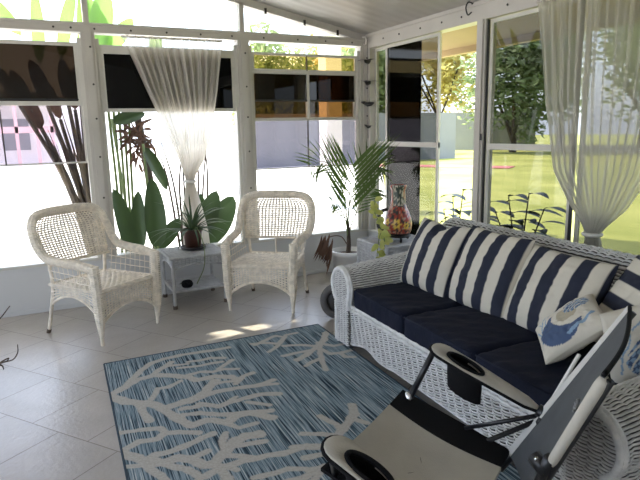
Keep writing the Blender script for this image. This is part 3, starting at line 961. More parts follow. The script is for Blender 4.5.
def make_rug():
    A = V((-2.924, -1.485, 0)); th = math.radians(-2.3)
    W, L = 1.572, 2.25
    t = thing('area_rug', 'blue striped area rug with beige coral branches on the tiled floor', 'rug', (A.x, A.y, .0), th)
    ex = V((math.cos(th) , math.sin(th) + .04, 0)); ey = V((-.040, -1, 0)).normalized()
    ex = V((1, .004, 0)).normalized()
    nu, nv = 300, 430
    xs = np.linspace(0, W, nu + 1); ys = np.linspace(0, L, nv + 1)
    GX, GY = np.meshgrid(xs, ys)
    px = A.x + ex.x * GX + ey.x * GY; py = A.y + ex.y * GX + ey.y * GY
    mask = np.zeros_like(px)
    wob = np.array([[vnoise(x * 28, y * 28, 3) for x in xs[::3]] for y in ys[::3]])
    wob = np.repeat(np.repeat(wob, 3, 0), 3, 1)[:nv + 1, :nu + 1]
    def stamp(w, pl):
        for (x0, y0), (x1, y1) in zip(pl, pl[1:]):
            dx, dy = x1 - x0, y1 - y0
            l2 = dx * dx + dy * dy + 1e-12
            tt = np.clip(((px - x0) * dx + (py - y0) * dy) / l2, 0, 1)
            d = np.hypot(px - x0 - tt * dx, py - y0 - tt * dy)
            np.maximum(mask, np.clip((w * .66 * (.72 + .5 * wob) - d) / .006 + .5, 0, 1), out=mask)
    for w, pl in CORAL: stamp(w, pl)
    # the hidden end of the rug carries the same growth again
    for w, pl in CORAL[:20]: stamp(w, [(x - .06, y - 1.42) for x, y in pl])
    m = MB()
    vs = np.stack([px.ravel(), py.ravel(), np.full(px.size, .009)], 1)
    m.v = [tuple(p) for p in vs]
    m.f = [(j * (nu + 1) + i, (j + 1) * (nu + 1) + i, (j + 1) * (nu + 1) + i + 1, j * (nu + 1) + i + 1) for j in range(nv) for i in range(nu)]
    o = m.build('pile', 'rug_pile', t)
    a = o.data.attributes.new('coral', 'FLOAT', 'POINT'); a.data.foreach_set('value', mask.ravel().astype(np.float32))
    c = [A, A + ex * W, A + ex * W + ey * L, A + ey * L]
    m = MB()
    for i in range(4):
        p, q = c[i].copy(), c[(i + 1) % 4].copy(); p.z = q.z = .006
        m.tube([p, q], .006, 6)
    m.build('binding', 'rug_edge', t)
make_rug()

# ================================================================== WICKER ARMCHAIRS
def make_armchair():
    t = thing('wicker_armchair', 'white wicker armchair under the left window, turned to face right', 'armchair', (0, 0, 0), 0, 'wicker armchairs by the back windows')
    def B(m, name, mat='wicker_cream', par=t, sm=False): return m.build(name, mat, par, sm, world=False)
    m = MB()
    right = [(.295, .30, .565), (.305, .16, .585), (.318, .0, .592), (.328, -.13, .61), (.336, -.20, .665), (.336, -.245, .745), (.322, -.28, .835), (.275, -.305, .895), (.18, -.32, .918)]
    path = right + [(0, -.325, .924)] + [(-x, y, z) for x, y, z in reversed(right)]
    wrapped(m, smooth_path(path, 10), .036, .017, .16, 9)
    B(m, 'arm_rail')
    m = MB()
    def SB(u, v):
        z = .54 + .355 * v
        hw = .275 + .05 * math.sin(PI * min(1, v * .9 + .1) * .5)
        if v > .6: hw -= .10 * ((v - .6) / .4) ** 2
        x = (u - .5) * 2 * hw
        y = -.19 - .125 * v ** .8 - .03 * (1 - ((u - .5) * 2) ** 2)
        return V((x, y, z))
    weave(m, SB, 20, 22, .0068, .003, .004, 2)
    B(m, 'backrest')
    m = MB(); m.tube([SB(i / 12, 0) for i in range(13)], .011, 6)
    for s in (-.5, 0, .5): m.tube([(s * .5, -.22, .39), (s * .5, -.215, .54)], .008, 6)
    B(m, 'back_rail')
    m = MB()
    def SS(u, v):
        y = -.25 + .54 * v
        hw = .245 + .03 * v
        return V(((u - .5) * 2 * hw, y, .385 + .012 * v - .018 * math.sin(PI * u) * math.sin(PI * v)))
    weave(m, SS, 20, 20, .0095, .004, .004, 2)
    fr = [(.275, .295, .39), (.25, -.25, .385), (-.25, -.25, .385), (-.275, .295, .39)]
    m.tube(fr + [fr[0]], .013, 6)
    B(m, 'seat')
    m = MB()
    def SA(u, v):
        x = (u - .5) * 2 * .275
        zb = .13 + .13 * (1 - ((u - .5) * 2) ** 2) ** .8
        return V((x, .30 + .015 * math.sin(PI * u), zb + (.385 - zb) * v))
    weave(m, SA, 22, 9, .0056, .003, .003, 2)
    wrapped(m, [SA(i / 20, 0) for i in range(21)], .014, .012, .15, 6)
    wrapped(m, [SA(i / 10, .98) for i in range(11)], .013, .012, .15, 6)
    B(m, 'apron')
    for s in (-1, 1):
        m = MB()
        def SP(u, v):
            y = -.20 + .47 * u
            zb = .37
            zt = .565 + .03 * (1 - u)
            return V((s * (.262 + .025 * u + .04 * v * (1 - u * .7)), y, zb + (zt - zb) * v))
        weave(m, SP, 9, 4, .0035, .002, .003, 2)
        def SQ(u, v):
            y = -.22 + .5 * u
            zb = .24 + .09 * (1 - ((u - .5) * 2) ** 2)
            return V((s * (.262 + .025 * u), y, zb + (.38 - zb) * v))
        weave(m, SQ, 12, 5, .0045, .003, .003, 2)
        wrapped(m, [SQ(i / 14, 0) for i in range(15)], .010, .012, .15, 6)
        B(m, 'arm_panel')
        m = MB()
        wrapped(m, smooth_path([(s * .275, .305, .06), (s * .28, .31, .2), (s * .285, .31, .4), (s * .293, .305, .585)], 8), .040, .016, .16, 9,
                prof=lambda q: .45 + .55 * min(1, q * 3.2))
        lg = B(m, 'leg')
        f = MB(); f.tube([(s * .274, .303, 0), (s * .275, .305, .075)], [.013, .015], 8); B(f, 'foot_cap', 'wicker_cream', lg)
        m = MB(); m.tube(smooth_path([(s * .262, -.30, .015), (s * .25, -.25, .22), (s * .245, -.22, .40), (s * .262, -.22, .60)], 6), .0135, 8)
        lg = B(m, 'leg')
        f = MB(); f.tube([(s * .263, -.306, 0), (s * .261, -.296, .03)], .017, 8); B(f, 'foot_cap', 'foot_brown', lg)
    return t
ch1 = make_armchair()
ch2 = copy_thing(ch1)
ch1.location = (-2.84, -.705, 0); ch1.rotation_euler = (0, 0, math.radians(-145.2))
ch2.location = (-1.43, -.70, 0); ch2.rotation_euler = (0, 0, math.radians(142.5))
ch2['label'] = 'white wicker armchair between the side table and the potted palm, turned to face left'

# ================================================================== SIDE TABLE BETWEEN THE CHAIRS
def side_table():
    c = (-2.0, -.30, 0)
    t = thing('wicker_side_table', 'two tier grey white wicker side table between the two armchairs', 'side table', c)
    x0, x1, y0, y1 = -2.235, -1.785, -.505, -.085
    def flat(z, a, hw=.010):
        m = MB()
        weave(m, lambda u, v: V((x0 - a + (x1 - x0 + 2 * a) * u, y0 - a + (y1 - y0 + 2 * a) * v, z)), 22, 20, hw, .004, .003, 2)
        m.span((x0 - a + .01, y0 - a + .01, z - .014), (x1 + a - .01, y1 + a - .01, z - .006))
        k = [(x0 - a, y0 - a, z), (x1 + a, y0 - a, z), (x1 + a, y1 + a, z), (x0 - a, y1 + a, z)]
        for i in range(4): wrapped(m, [k[i], k[(i + 1) % 4]], .013, .014, .15, 7)
        return m
    flat(.445, .02).build('tabletop', 'wicker_grey', t)
    flat(.15, -.005).build('lower_shelf', 'wicker_grey', t)
    for i, (a, b) in enumerate([((x0, y0), (x1, y0)), ((x1, y0), (x1, y1)), ((x1, y1), (x0, y1)), ((x0, y1), (x0, y0))]):
        m = MB()
        A, Bq = V((*a, 0)), V((*b, 0))
        def SA(u, v):
            zb = .345 + .035 * math.sin(PI * u)
            p = A.lerp(Bq, u); p.z = zb + (.435 - zb) * v
            return p
        weave(m, SA, 14, 4, .0035, .003, .003, 2)
        wrapped(m, [SA(k / 12, 0) for k in range(13)], .008, .012, .15, 6)
        m.build('apron', 'wicker_grey', t)
    for (x, y) in ((x0, y0), (x1, y0), (x1, y1), (x0, y1)):
        m = MB(); wrapped(m, [(x, y, .02), (x, y, .44)], .016, .014, .12, 8)
        lg = m.build('leg', 'wicker_grey', t)
        f = MB(); f.tube([(x, y, 0), (x, y, .03)], .02, 8); f.build('foot_cap', 'foot_brown', lg)
side_table()

def spiky_plant():
    c = V((-1.98, -.22, .461))
    t = thing('potted_plant', 'spiky striped leafed plant in a brown pot on the wicker side table', 'plant', c)
    m = MB(); m.lathe([(.05, .012), (.068, .015), (.088, .15), (.094, .155), (.094, .175), (.082, .175), (.078, .150)], c, 22)
    m.build('pot', 'pot_brown', t, True)
    m = MB(); m.lathe([(.10, 0), (.112, .006), (.115, .018), (.108, .018), (.10, .010)], c, 24); m.build('saucer', 'dish_dark', t, True)
    m = MB(); m.lathe([(.078, .146), (.05, .152), (.01, .156)], c, 16); m.build('soil', 'soil', t)
    R = random.Random(9)
    lv = MB()
    for k in range(46):
        a = k * 2.399 + R.uniform(-.2, .2)
        el = R.uniform(.25, 1.5)
        d = V((math.cos(a) * math.cos(el), math.sin(a) * math.cos(el) , math.sin(el)))
        nr = V((-math.cos(a) * math.sin(el), -math.sin(a) * math.sin(el), math.cos(el)))
        L = R.uniform(.33, .48)
        if d.y > .25: L *= .42
        leaf(lv, c + V((math.cos(a) * .02, math.sin(a) * .02, .16)), d, nr, L, .028, R.uniform(.5, 1.5), .25, 9, 2, 'spike')
    lv.build('leaves', 'leaf_spike', t, True)
    m = MB()
    m.tube(smooth_path([c + V((.0, -.02, .17)), c + V((.01, -.14, .20)), c + V((.01, -.33, .08)), c + V((-.0, -.345, -.1)), c + V((-.07, -.335, -.25))], 8), .004, 6)
    m.build('runner', 'stem_green', t, True)
spiky_plant()
def plantlet():
    c = V((-2.12, -.46, .164))
    R = random.Random(4)
    m = MB()
    rbox(m, (.10, .075, .07), .034, 7, c + V((0, 0, .035)), None, lambda p: p * (1 + .18 * math.sin(40 * p.x) * math.cos(37 * p.z)))
    for k in range(14):
        a = R.uniform(0, 6.28)
        leaf(m, c + V((0, 0, .05)), (math.cos(a), math.sin(a), .3), (0, 0, 1), .07, .02, 1.0, .1, 5, 2, 'lance')
    tag(m.build('plantlet', 'black_canvas', loc=c), 'small black clump lying on the lower shelf of the wicker side table', 'plantlet')
plantlet()

# ================================================================== PALM IN WHITE POT
def palm():
    c = V((-.50, -.44, 0))
    t = thing('potted_palm', 'tall feather leafed palm in a white pot in the window corner', 'palm', c)
    m = MB(); m.lathe([(.115, 0), (.125, .004), (.158, .27), (.170, .275), (.173, .315), (.160, .317), (.152, .272)], c, 32); m.build('pot', 'pot_white', t, True)
    m = MB(); m.lathe([(.153, .272), (.09, .282), (.01, .286)], c, 20); m.build('soil', 'soil', t)
    m = MB()
    m.tube(smooth_path([c + V((0, 0, .25)), c + V((.01, 0, .4)), c + V((0, 0, .6))], 6), lambda q: .028 - .012 * q, 8)
    m.build('trunk', 'stem_brown', t, True)
    st = MB(); lv = MB()
    R = random.Random(3)
    def frond(pts, n, L, ang, W=.014, start=.3, face=V((0, -1, 0)), droop=.5):
        path = smooth_path([c + V(p) for p in pts], 12)
        st.tube(path, lambda q: .008 * (1 - .75 * q), 6)
        m = len(path)
        for k in range(n):
            q = start + (1 - start) * k / (n - 1)
            i = min(m - 2, int(q * (m - 1)))
            d = (path[i + 1] - path[i]).normalized()
            nn = face - d * face.dot(d)
            nn.normalize()
            sd = d.cross(nn)
            Lk = L * (.55 + .75 * math.sin(PI * (.15 + .8 * (q - start) / (1 - start)))) * R.uniform(.9, 1.1)
            for s in (-1, 1):
                dd = d * math.cos(ang) + sd * (s * math.sin(ang)) + nn * .15
                leaf(lv, path[i], dd, nn + V((0, 0, .4)), Lk, W, droop, .1, 6, 2, 'lance')
    frond([(0, 0, .5), (.0, -.03, .75), (.0, -.05, .95), (.02, -.03, 1.14)], 19, .52, .74, W=.018, start=.25, droop=-.22)
    frond([(0, 0, .5), (-.03, .0, .8), (-.13, -.02, 1.08), (-.28, -.05, 1.20), (-.42, -.08, 1.16)], 13, .24, .85, start=.35, face=V((.3, -1, .5)))
    frond([(0, 0, .5), (.02, .0, .75), (.10, -.04, 1.02), (.22, -.08, 1.16), (.33, -.12, 1.12)], 13, .24, .85, start=.35, face=V((-.3, -1, .5)))
    frond([(0, 0, .45), (-.05, -.05, .62), (-.16, -.12, .78), (-.26, -.18, .82)], 10, .14, .8, start=.4, face=V((.2, -1, .5)))
    frond([(0, 0, .45), (.06, -.03, .65), (.15, -.08, .85), (.24, -.12, .92)], 12, .17, .8, start=.4, face=V((-.2, -1, .5)))
    st.build('fronds', 'stem_green', t, True)
    lv.build('leaflets', 'leaf_palm', t, True)
    dm = MB()
    for k in range(26):
        b = c + V((-.22 + R.uniform(-.05, .02), .0 + R.uniform(-.08, .08), .42 + R.uniform(-.08, .08)))
        leaf(dm, b, (-.22 + R.uniform(-.25, .15), R.uniform(-.3, .2), -1), (R.uniform(-.5, .5), -1, .2), R.uniform(.14, .26), .022, .5, .1, 6, 2, 'lance')
    dm.tube(smooth_path([c + V((0, 0, .36)), c + V((-.08, 0, .46)), c + V((-.22, -.01, .46)), c + V((-.24, -.01, .34))], 6), .005, 5)
    dm.build('dry_frond', 'leaf_dry', t, True)
palm()

# ================================================================== CORNER STAND WITH VASE
def corner_stand():
    x0, x1, y0, y1, H = -.76, -.28, -1.54, -1.10, .555
    c = ((x0 + x1) / 2, (y0 + y1) / 2, 0)
    t = thing('wicker_stand', 'white wicker stand in the corner behind the left sofa arm', 'side table', c)
    m = MB()
    weave(m, lambda u, v: V((x0 + (x1 - x0) * u, y0 + (y1 - y0) * v, H)), 22, 22, .0095, .004, .003, 2)
    m.span((x0 + .01, y0 + .01, H - .014), (x1 - .01, y1 - .01, H - .006))
    k = [(x0, y0, H), (x1, y0, H), (x1, y1, H), (x0, y1, H)]
    for i in range(4): wrapped(m, [k[i], k[(i + 1) % 4]], .015, .016, .15, 7)
    m.build('tabletop', 'wicker_grey', t)
    for i in range(4):
        A, Bq = V(k[i]), V(k[(i + 1) % 4])
        m = MB()
        def SA(u, v):
            p = A.lerp(Bq, u); p.z = .06 + (H - .07) * v
            return p
        weave(m, SA, 16, 20, .008, .003, .004, 2)
        m.build('side_panel', 'wicker_grey', t)
        m = MB(); wrapped(m, [(A.x, A.y, 0), (A.x, A.y, H)], .018, .014, .12, 8); m.build('leg', 'wicker_grey', t)
corner_stand()
VC = V((-.52, -1.345, .567))
def vase_stand():
    t = thing('iron_stand', 'low black iron stand under the painted vase', 'stand', VC)
    m = MB()
    m.tube([VC + V((.10 * math.cos(a), .10 * math.sin(a), .042)) for a in np.linspace(0, 2 * PI, 24, endpoint=False)], .009, 6, closed=True)
    m.lathe([(.10, .036), (.10, .044)], VC, 20)
    m.build('ring', 'iron', t, True)
    for k in range(3):
        a = -1.95 + k * 2.09
        m = MB(); m.tube(smooth_path([VC + V((.09 * math.cos(a), .09 * math.sin(a), .042)), VC + V((.115 * math.cos(a), .115 * math.sin(a), .025)), VC + V((.105 * math.cos(a), .105 * math.sin(a), .0))], 4), .010, 6)
        m.build('leg', 'iron', t, True)
vase_stand()
def vase():
    c = VC + V((0, 0, .046))
    t = thing('painted_vase', 'tall painted clay vase, red black and yellow, on an iron stand in the corner', 'vase', c)
    SQ = .93
    prof = [(.085, 0), (.105, .01), (.120, .05), (.124, .10), (.118, .15), (.100, .20), (.078, .245), (.066, .285), (.062, .34), (.062, .40), (.070, .425), (.076, .435), (.074, .45), (.060, .45), (.054, .40), (.05, .33)]
    prof = [(a * SQ, b * SQ) for a, b in prof]
    P2 = []
    for a, b in zip(prof, prof[1:]):
        for k in range(4):
            q = k / 4; P2.append((a[0] + (b[0] - a[0]) * q, a[1] + (b[1] - a[1]) * q))
    P2.append(prof[-1])
    n = 72
    m = MB(); m.lathe(P2, c, n)
    o = m.build('body', 'painted_clay', t, True)
    col = []
    def tone(a, z, r, idx):
        if idx > 52: return (.02, .015, .015)
        if z > .43: return (.55, .50, .42)
        w = vnoise(a * 5, z * 34, 1); w2 = vnoise(a * 8 + 7, z * 60, 2)
        base = (.36, .05, .03) if w < .56 else (.50, .20, .11)
        if w2 > .58: base = (.03, .03, .03)
        if w2 < .15: base = (.42, .36, .27)
        # dark painted panel on the neck
        if .25 < z < .42 and math.cos(a - 4.15) > .72: base = (.05, .07, .05) if w2 < .6 else (.5, .45, .35)
        # yellow flower with dark centre
        for (fa, fz, fr) in ((4.02, .105, .045), (4.75, .09, .035), (3.2, .12, .03)):
            da = math.atan2(math.sin(a - fa), math.cos(a - fa)) * .12
            q = math.hypot(da, z - fz); ang = math.atan2(z - fz, da)
            if q < fr * (.8 + .2 * math.cos(6 * ang)): base = (.75, .50, .07) if q > fr * .28 else (.12, .05, .02)
        if z < .02: base = (.03, .02, .02)
        return base
    for i, (r, z) in enumerate(P2):
        for k in range(n):
            a = 2 * PI * k / n
            col += [*tone(a, z, r, i), 1.0]
    at = o.data.attributes.new('tone', 'FLOAT_COLOR', 'POINT'); at.data.foreach_set('color', col)
    m = MB()
    m.tube(smooth_path([c + V((-.085, .03, .22)), c + V((-.135, .045, .20)), c + V((-.165, .055, .13)), c + V((-.155, .05, .06)), c + V((-.115, .04, .05))], 6), .013, 7)
    m.build('handle', 'iron', t, True)
vase()
def vine():
    c = V((-.735, -1.45, .567))
    t = thing('trailing_vine', 'yellow green trailing vine spilling over the left edge of the corner stand', 'plant', c)
    R = random.Random(21)
    m = MB(); lv = MB()
    for (pts) in ([(.04, .03, .0), (.0, .0, .10), (-.06, -.04, .08), (-.09, -.05, -.08), (-.08, -.06, -.24)],
                  [(.04, .03, .0), (-.02, .02, .16), (-.05, .05, .28), (-.03, .08, .36)],
                  [(.04, .03, .0), (-.01, .04, .18), (-.05, .06, .27), (-.02, .08, .34)],
                  [(.04, .03, .0), (-.02, -.05, .06), (-.03, -.07, -.06), (-.02, -.075, -.20)]):
        path = smooth_path([c + V(p) for p in pts], 7)
        m.tube(path, .0035, 5)
        for p in path[3::2]:
            a = R.uniform(0, 6.28)
            leaf(lv, p, (math.cos(a), math.sin(a) - .5, R.uniform(-.7, .4)), (R.uniform(-.6, .2), -1, .5), R.uniform(.05, .095), R.uniform(.04, .06), .5, .1, 6, 4, 'paddle')
    m.build('stems', 'stem_green', t, True); lv.build('leaves', 'leaf_yellow', t, True)
vine()

# ================================================================== WHEEL BY THE SOFA ARM
def wheel():
    c = V((-1.135, -1.42, .148))
    t = thing('cart_wheel', 'dark wheel with a grey rim standing on the floor beside the left sofa arm', 'wheel', (c.x, c.y, 0))
    M = Matrix.Rotation(math.radians(-30), 3, 'Z') @ Matrix.Rotation(PI / 2, 3, 'X')
    m = MB(); m.lathe([(.095, -.03), (.125, -.034), (.145, -.02), (.148, 0), (.145, .02), (.125, .034), (.095, .03), (.09, 0)], c, 36, M); m.build('tyre', 'tyre', t, True)
    m = MB(); m.lathe([(.10, -.012), (.10, .014), (.05, .022), (.02, .024)], c, 30, M); hb = m.build('disc', 'hub_dark', t, True)
    m = MB(); m.lathe([(.028, -.03), (.028, .034), (.018, .042), (.004, .044)], c, 16, M); m.build('hub_cap', 'tyre', hb, True)
wheel()

# ================================================================== HOOKS AND BIRD MOBILE
def hook(name, label, p, s, mat, ax):
    m = MB()
    p = V(p)
    d = V((0, -1, 0)) if ax == 'y' else V((-1, 0, 0))
    m.tube(smooth_path([p, p + d * .03 * s, p + d * .045 * s + V((0, 0, -.03 * s)), p + d * .03 * s + V((0, 0, -.065 * s)), p + d * .005 * s + V((0, 0, -.05 * s))], 6), .006, 6)
    m.lathe([(.014, -.003), (.012, .004)], p, 10, Matrix.Rotation(PI / 2, 3, 'X') if ax == 'y' else Matrix.Rotation(PI / 2, 3, 'Y'))
    return tag(m.build(name, mat, smooth=True, loc=p), label, 'hook')
hook('cup_hook', 'white cup hook at the top of the window corner', (-.07, -.033, 2.40), 1.2, 'ribbon_white', 'y')
hook('cup_hook', 'black hook on the header above the sofa', (-.046, -1.64, 2.43), 1.4, 'black_metal', 'x')
def mobile():
    c = V((-.055, -.095, 2.37))
    t = thing('bird_mobile', 'string of small black birds hanging in the window corner', 'mobile', c)
    m = MB(); m.tube([c, c + V((0, 0, -.98))], .0025, 5); m.build('string', 'black_metal', t)
    for k, (z, s) in enumerate(((-.21, 1.35), (-.42, 1.4), (-.63, 1.35), (-.86, .8))):
        b = c + V((0, 0, z)); a = .5 + k * .9
        M = Matrix.Rotation(a, 3, 'Z')
        m = MB()
        m.tube([b + M @ V(q) for q in ((-.05 * s, 0, .01), (-.03 * s, 0, 0), (0, 0, -.005), (.03 * s, 0, .012), (.055 * s, 0, .02))], lambda q: .002 + .016 * s * math.sin(PI * min(1, q * .95 + .03)), 8)
        for sd in (-1, 1):
            leaf(m, b + M @ V((.005, 0, .006)), M @ V((-.25, sd, .35)), M @ V((0, 0, 1)), .09 * s, .04 * s, .6, .05, 6, 3, 'lance')
        m.build('bird', 'black_metal', t, True)
mobile()

# ================================================================== TWIGGY PLANT AT THE LEFT EDGE
def twigs():
    c = V((-3.85, -1.55, 0))
    t = thing('twig_plant', 'bare dark curling twigs reaching in at the left edge by the wall', 'plant', c)
    m = MB(); m.lathe([(.10, 0), (.13, .2), (.135, .22), (.12, .22)], c, 20); m.build('pot', 'pot_brown', t, True)
    m = MB()
    for pts in ([(-3.85, -1.55, .2), (-3.66, -1.53, .28), (-3.50, -1.50, .40), (-3.42, -1.5, .488)],
                [(-3.85, -1.55, .2), (-3.65, -1.5, .12), (-3.50, -1.5, .142), (-3.44, -1.5, .15), (-3.41, -1.5, .19), (-3.405, -1.5, .24)],
                [(-3.53, -1.5, .13), (-3.49, -1.52, .16), (-3.46, -1.52, .17), (-3.47, -1.5, .148)],
                [(-3.52, -1.5, .135), (-3.50, -1.5, .12), (-3.495, -1.51, .10)],
                [(-3.85, -1.55, .2), (-3.8, -1.6, .5), (-3.7, -1.6, .8)]):
        m.tube(smooth_path(pts, 7), lambda q: .006 * (1 - .5 * q), 5)
    m.build('twigs', 'stem_brown', t, True)
twigs()
# ================================================================== SOFA
SR = math.radians(-2.4)
SO = V((-1.362, -1.82, 0))
SLEN = 2.40
SM = Matrix.Translation(SO) @ Matrix.Rotation(SR, 4, 'Z')
def sw(p): return SM @ V(p)

def ribbed(m, S, nu, lu, lv, pitch=.055, row=.0125, A=.007, B=.0028, sign=1, shear=0.0, core=None, fill=.78):
    """woven cane surface: strands running along u, lifted over fat ribs, over a dark sheet that paints the shade in the gaps"""
    rows = max(2, int(lv / row))
    h = .5 / rows
    for k in range(rows):
        v = (k + .5) / rows
        vs = []
        for i in range(nu + 1):
            u = i / nu
            p = S(u, v)
            a = S(min(u + .003, 1), v) - S(max(u - .003, 0), v)
            b = S(u, min(v + h, 1)) - S(u, max(v - h, 0))
            nn = a.cross(b)
            if nn.length > 1e-12: nn.normalize()
            nn *= sign
            half = b * (.5 * fill)
            su = u * lu + shear * v * lv + .12 * pitch * (k % 2)
            off = A * abs(math.sin(PI * su / pitch)) ** .6
            vs += [p + nn * off - half, p + nn * (off + B), p + nn * off + half, p + nn * (off - .005)]
        fs = []
        for i in range(nu):
            for q in range(4):
                fs.append((i * 4 + q, i * 4 + (q + 1) % 4, i * 4 + 4 + (q + 1) % 4, i * 4 + 4 + q))
        m.add(vs, fs)
    if core is not None:
        def SCo(u, v):
            p = S(u, v)
            a = S(min(u + .003, 1), v) - S(max(u - .003, 0), v)
            b = S(u, min(v + h, 1)) - S(u, max(v - h, 0))
            nn = a.cross(b)
            if nn.length > 1e-12: nn.normalize()
            return p - nn * (sign * .004)
        core.grid(SCo, 60, 40)

def seglen(P): return [0] + list(np.cumsum([(P[i + 1] - P[i]).length for i in range(len(P) - 1)]))
def along(P, L, t):
    d = t * L[-1]
    for i in range(len(L) - 1):
        if d <= L[i + 1]:
            return P[i].lerp(P[i + 1], (d - L[i]) / max(1e-9, L[i + 1] - L[i]))
    return P[-1].copy()

def sofa():
    t = thing('wicker_sofa', 'white wicker three seat sofa with rolled arms along the right windows', 'sofa', SO, SR)
    D = .96
    def B(m, name, mat='wicker_white', par=t): return m.build(name, mat, par, True, world=False)
    # front skirt: y runs from -.10 to -(SLEN-.10)
    ya, yb = -.10, -(SLEN - .10)
    m = MB()
    def SF(u, v):
        y = ya + (yb - ya) * u
        e = min(u, 1 - u)
        zb = .035 + .055 * math.exp(-((e - .16) / .075) ** 2) + (.035 if e > .22 else 0) * min(1, (e - .22) / .1 if e > .22 else 0)
        zt = .315
        return V((.0, y, zb + (zt - zb) * v))
    cr = MB()
    ribbed(m, SF, 420, abs(yb - ya), .29, .062, .0150, .019, .004, 1, .28, cr)
    wrapped(m, [SF(i / 60, 0) + V((-.006, 0, 0)) for i in range(61)], .010, .014, .2, 6)
    wrapped(m, [(-.010, ya, .318), (-.010, yb, .318)], .014, .016, .2, 6)
    wrapped(m, [(-.012, ya, .292), (-.012, yb, .292)], .011, .014, .2, 6)
    fs_ = B(m, 'front_skirt'); B(cr, 'core', 'gap_shade_deck_feet', fs_)
    # inner carcass and deck
    m = MB(); m.span((.012, yb + .02, .10), (D - .06, ya - .02, .285)); m.build('seat_deck', 'gap_shade_deck_feet', t, world=False)
    # arms
    def arm(s, y0, xf, dz0, rise):
        # s=+1: outer side towards +y
        r = .128
        def prof(dz):
            P = [V((0, .075, .035)), V((0, .075, .20)), V((0, .075, .335 + dz))]
            for k in range(0, 27):
                a = math.radians(-58 + k * (238 + 20) / 26)
                P.append(V((0, r * math.cos(a), .452 + dz + r * math.sin(a))))
            P += [V((0, -.105, .36 + dz)), V((0, -.10, .30))]
            return P
        m = MB()
        cache = {}
        def S(u, v):
            k = round(u, 5)
            if k not in cache:
                Q = prof(dz0 + rise * u ** 1.1); cache[k] = (Q, seglen(Q))
            Q, L = cache[k]
            p = along(Q, L, v)
            return V((xf + (D - .135 - xf) * u, y0 + s * p.y, p.z))
        cr = MB()
        # strands run along the arm, ribs run round the roll
        ribbed(m, S, 170, D - .12, 1.05, .052, .0165, .009, .004, 1 if s < 0 else -1, 0, cr)
        aw = B(m, 'arm_wrap'); B(cr, 'core', 'gap_shade_deck_feet', aw)
        # front face of the arm
        f = MB()
        zc = .452 + dz0
        def width(z):
            hh = z - zc
            if z < zc - .108: return (-.10, .075)
            w = math.sqrt(max(0, r * r - hh * hh))
            return (-w if z > zc - .05 else max(-w, -.105), w)
        zt = zc + r - .003
        def SFc(u, v):
            z = .035 + (zt - .035) * v
            a, b = width(z)
            return V((xf, y0 + s * (a + (b - a) * u), z))
        cr = MB()
        ribbed(f, SFc, 48, .19, zt - .035, .046, .0135, .011, .004, 1 if s < 0 else -1, 0, cr)
        pr = prof(dz0)
        edge = [V((xf - .007, y0 + s * p.y, p.z)) for p in pr]
        wrapped(f, edge, .017, .018, .22, 7)
        wrapped(f, [p + V((.014, 0, 0)) + (p - V((xf - .007, y0, zc))) * .05 for p in edge], .015, .018, .22, 7)
        af = B(f, 'arm_front'); B(cr, 'core', 'gap_shade_deck_feet', af)
        for x in (.0, D - .16):
            l = MB(); l.box((x + .03, y0 + s * .0, .02), (.05, .10, .04)); l.build('foot', 'gap_shade_deck_feet', t, world=False)
    arm(1, -.148, -.03, -.018, .08)
    arm(-1, -(SLEN - .148), -.085, -.055, .085)
    # backrest with rolled top
    m = MB()
    Q = [V((.70, 0, .29)), V((.735, 0, .45)), V((.775, 0, .62)), V((.785, 0, .72))]
    for k in range(14):
        a = math.radians(190 - k * 16)
        Q.append(V((.862 + .072 * math.cos(a), 0, .765 + .072 * math.sin(a))))
    Q += [V((.915, 0, .60)), V((.925, 0, .3)), V((.93, 0, .05))]
    L = seglen(Q)
    nu, nv = 400, 480
    ya2, yb2 = -.04, -(SLEN - .04)
    rowp = [along(Q, L, j / nv) for j in range(nv + 1)]
    def SBk(u, v):
        p = rowp[int(round(v * nv))]
        e = 2 * abs(u - .5)
        drop = .16 * max(0, (e - .86) / .14) ** 2
        k = max(0, min(1, (p.z - .3) / .5))
        return V((p.x, ya2 + (yb2 - ya2) * u, p.z - drop * k))
    cr = MB()
    ribbed(m, SBk, 380, abs(yb2 - ya2), 1.4, .055, .018, .012, .004, 1, 0, cr)
    bk_ = B(m, 'backrest'); B(cr, 'core', 'gap_shade_deck_feet', bk_)
    return t
sofa()

# seat cushions
def seat_cushion(y0, y1, label, seed):
    c = (.352, (y0 + y1) / 2, .378)
    m = MB()
    w = abs(y1 - y0) - .012
    def fn(p):
        q = V(p)
        if p.z > 0:
            q.z += .012 * (1 - (p.x / .36) ** 2) * (1 - (p.y / (w / 2)) ** 2)
            q.z += .010 * (vnoise(p.x * 9 + seed, p.y * 22 + p.x * 12, seed) - .5) + .007 * (vnoise(p.x * 24, p.y * 40 + p.x * 20, seed + 5) - .5)
        else:
            q.z = max(q.z, -.072)
        q.x += .006 * (vnoise(p.y * 25, p.z * 20, seed + 2) - .5)
        return q
    rbox(m, (.735, w, .146), .035, 26, (0, 0, 0), None, fn)
    W = MB(); W.v = [tuple(sw(V(p) + V(c))) for p in m.v]; W.f = m.f
    L = sw((c[0], c[1], .305))
    t = thing('seat_cushion', label, 'cushion', L, SR, 'navy seat cushions on the sofa')
    W.build('cover', 'navy_cloth', t, True)
    p = MB()
    for zz in (.058, -.058):
        k = [(-.363, -w / 2 + .01), (-.363, w / 2 - .01)]
        p.tube([sw((c[0] - .360, c[1] + k[0][1], c[2] + zz)), sw((c[0] - .362, c[1], c[2] + zz + .004)), sw((c[0] - .360, c[1] + k[1][1], c[2] + zz))], .005, 6)
    p.build('piping', 'navy_cloth', t, True)
yL, yR = -.262, -(SLEN - .262)
d = (yR - yL) / 3
seat_cushion(yL, yL + d, 'navy seat cushion at the left end of the sofa under the first striped pillow', 1)
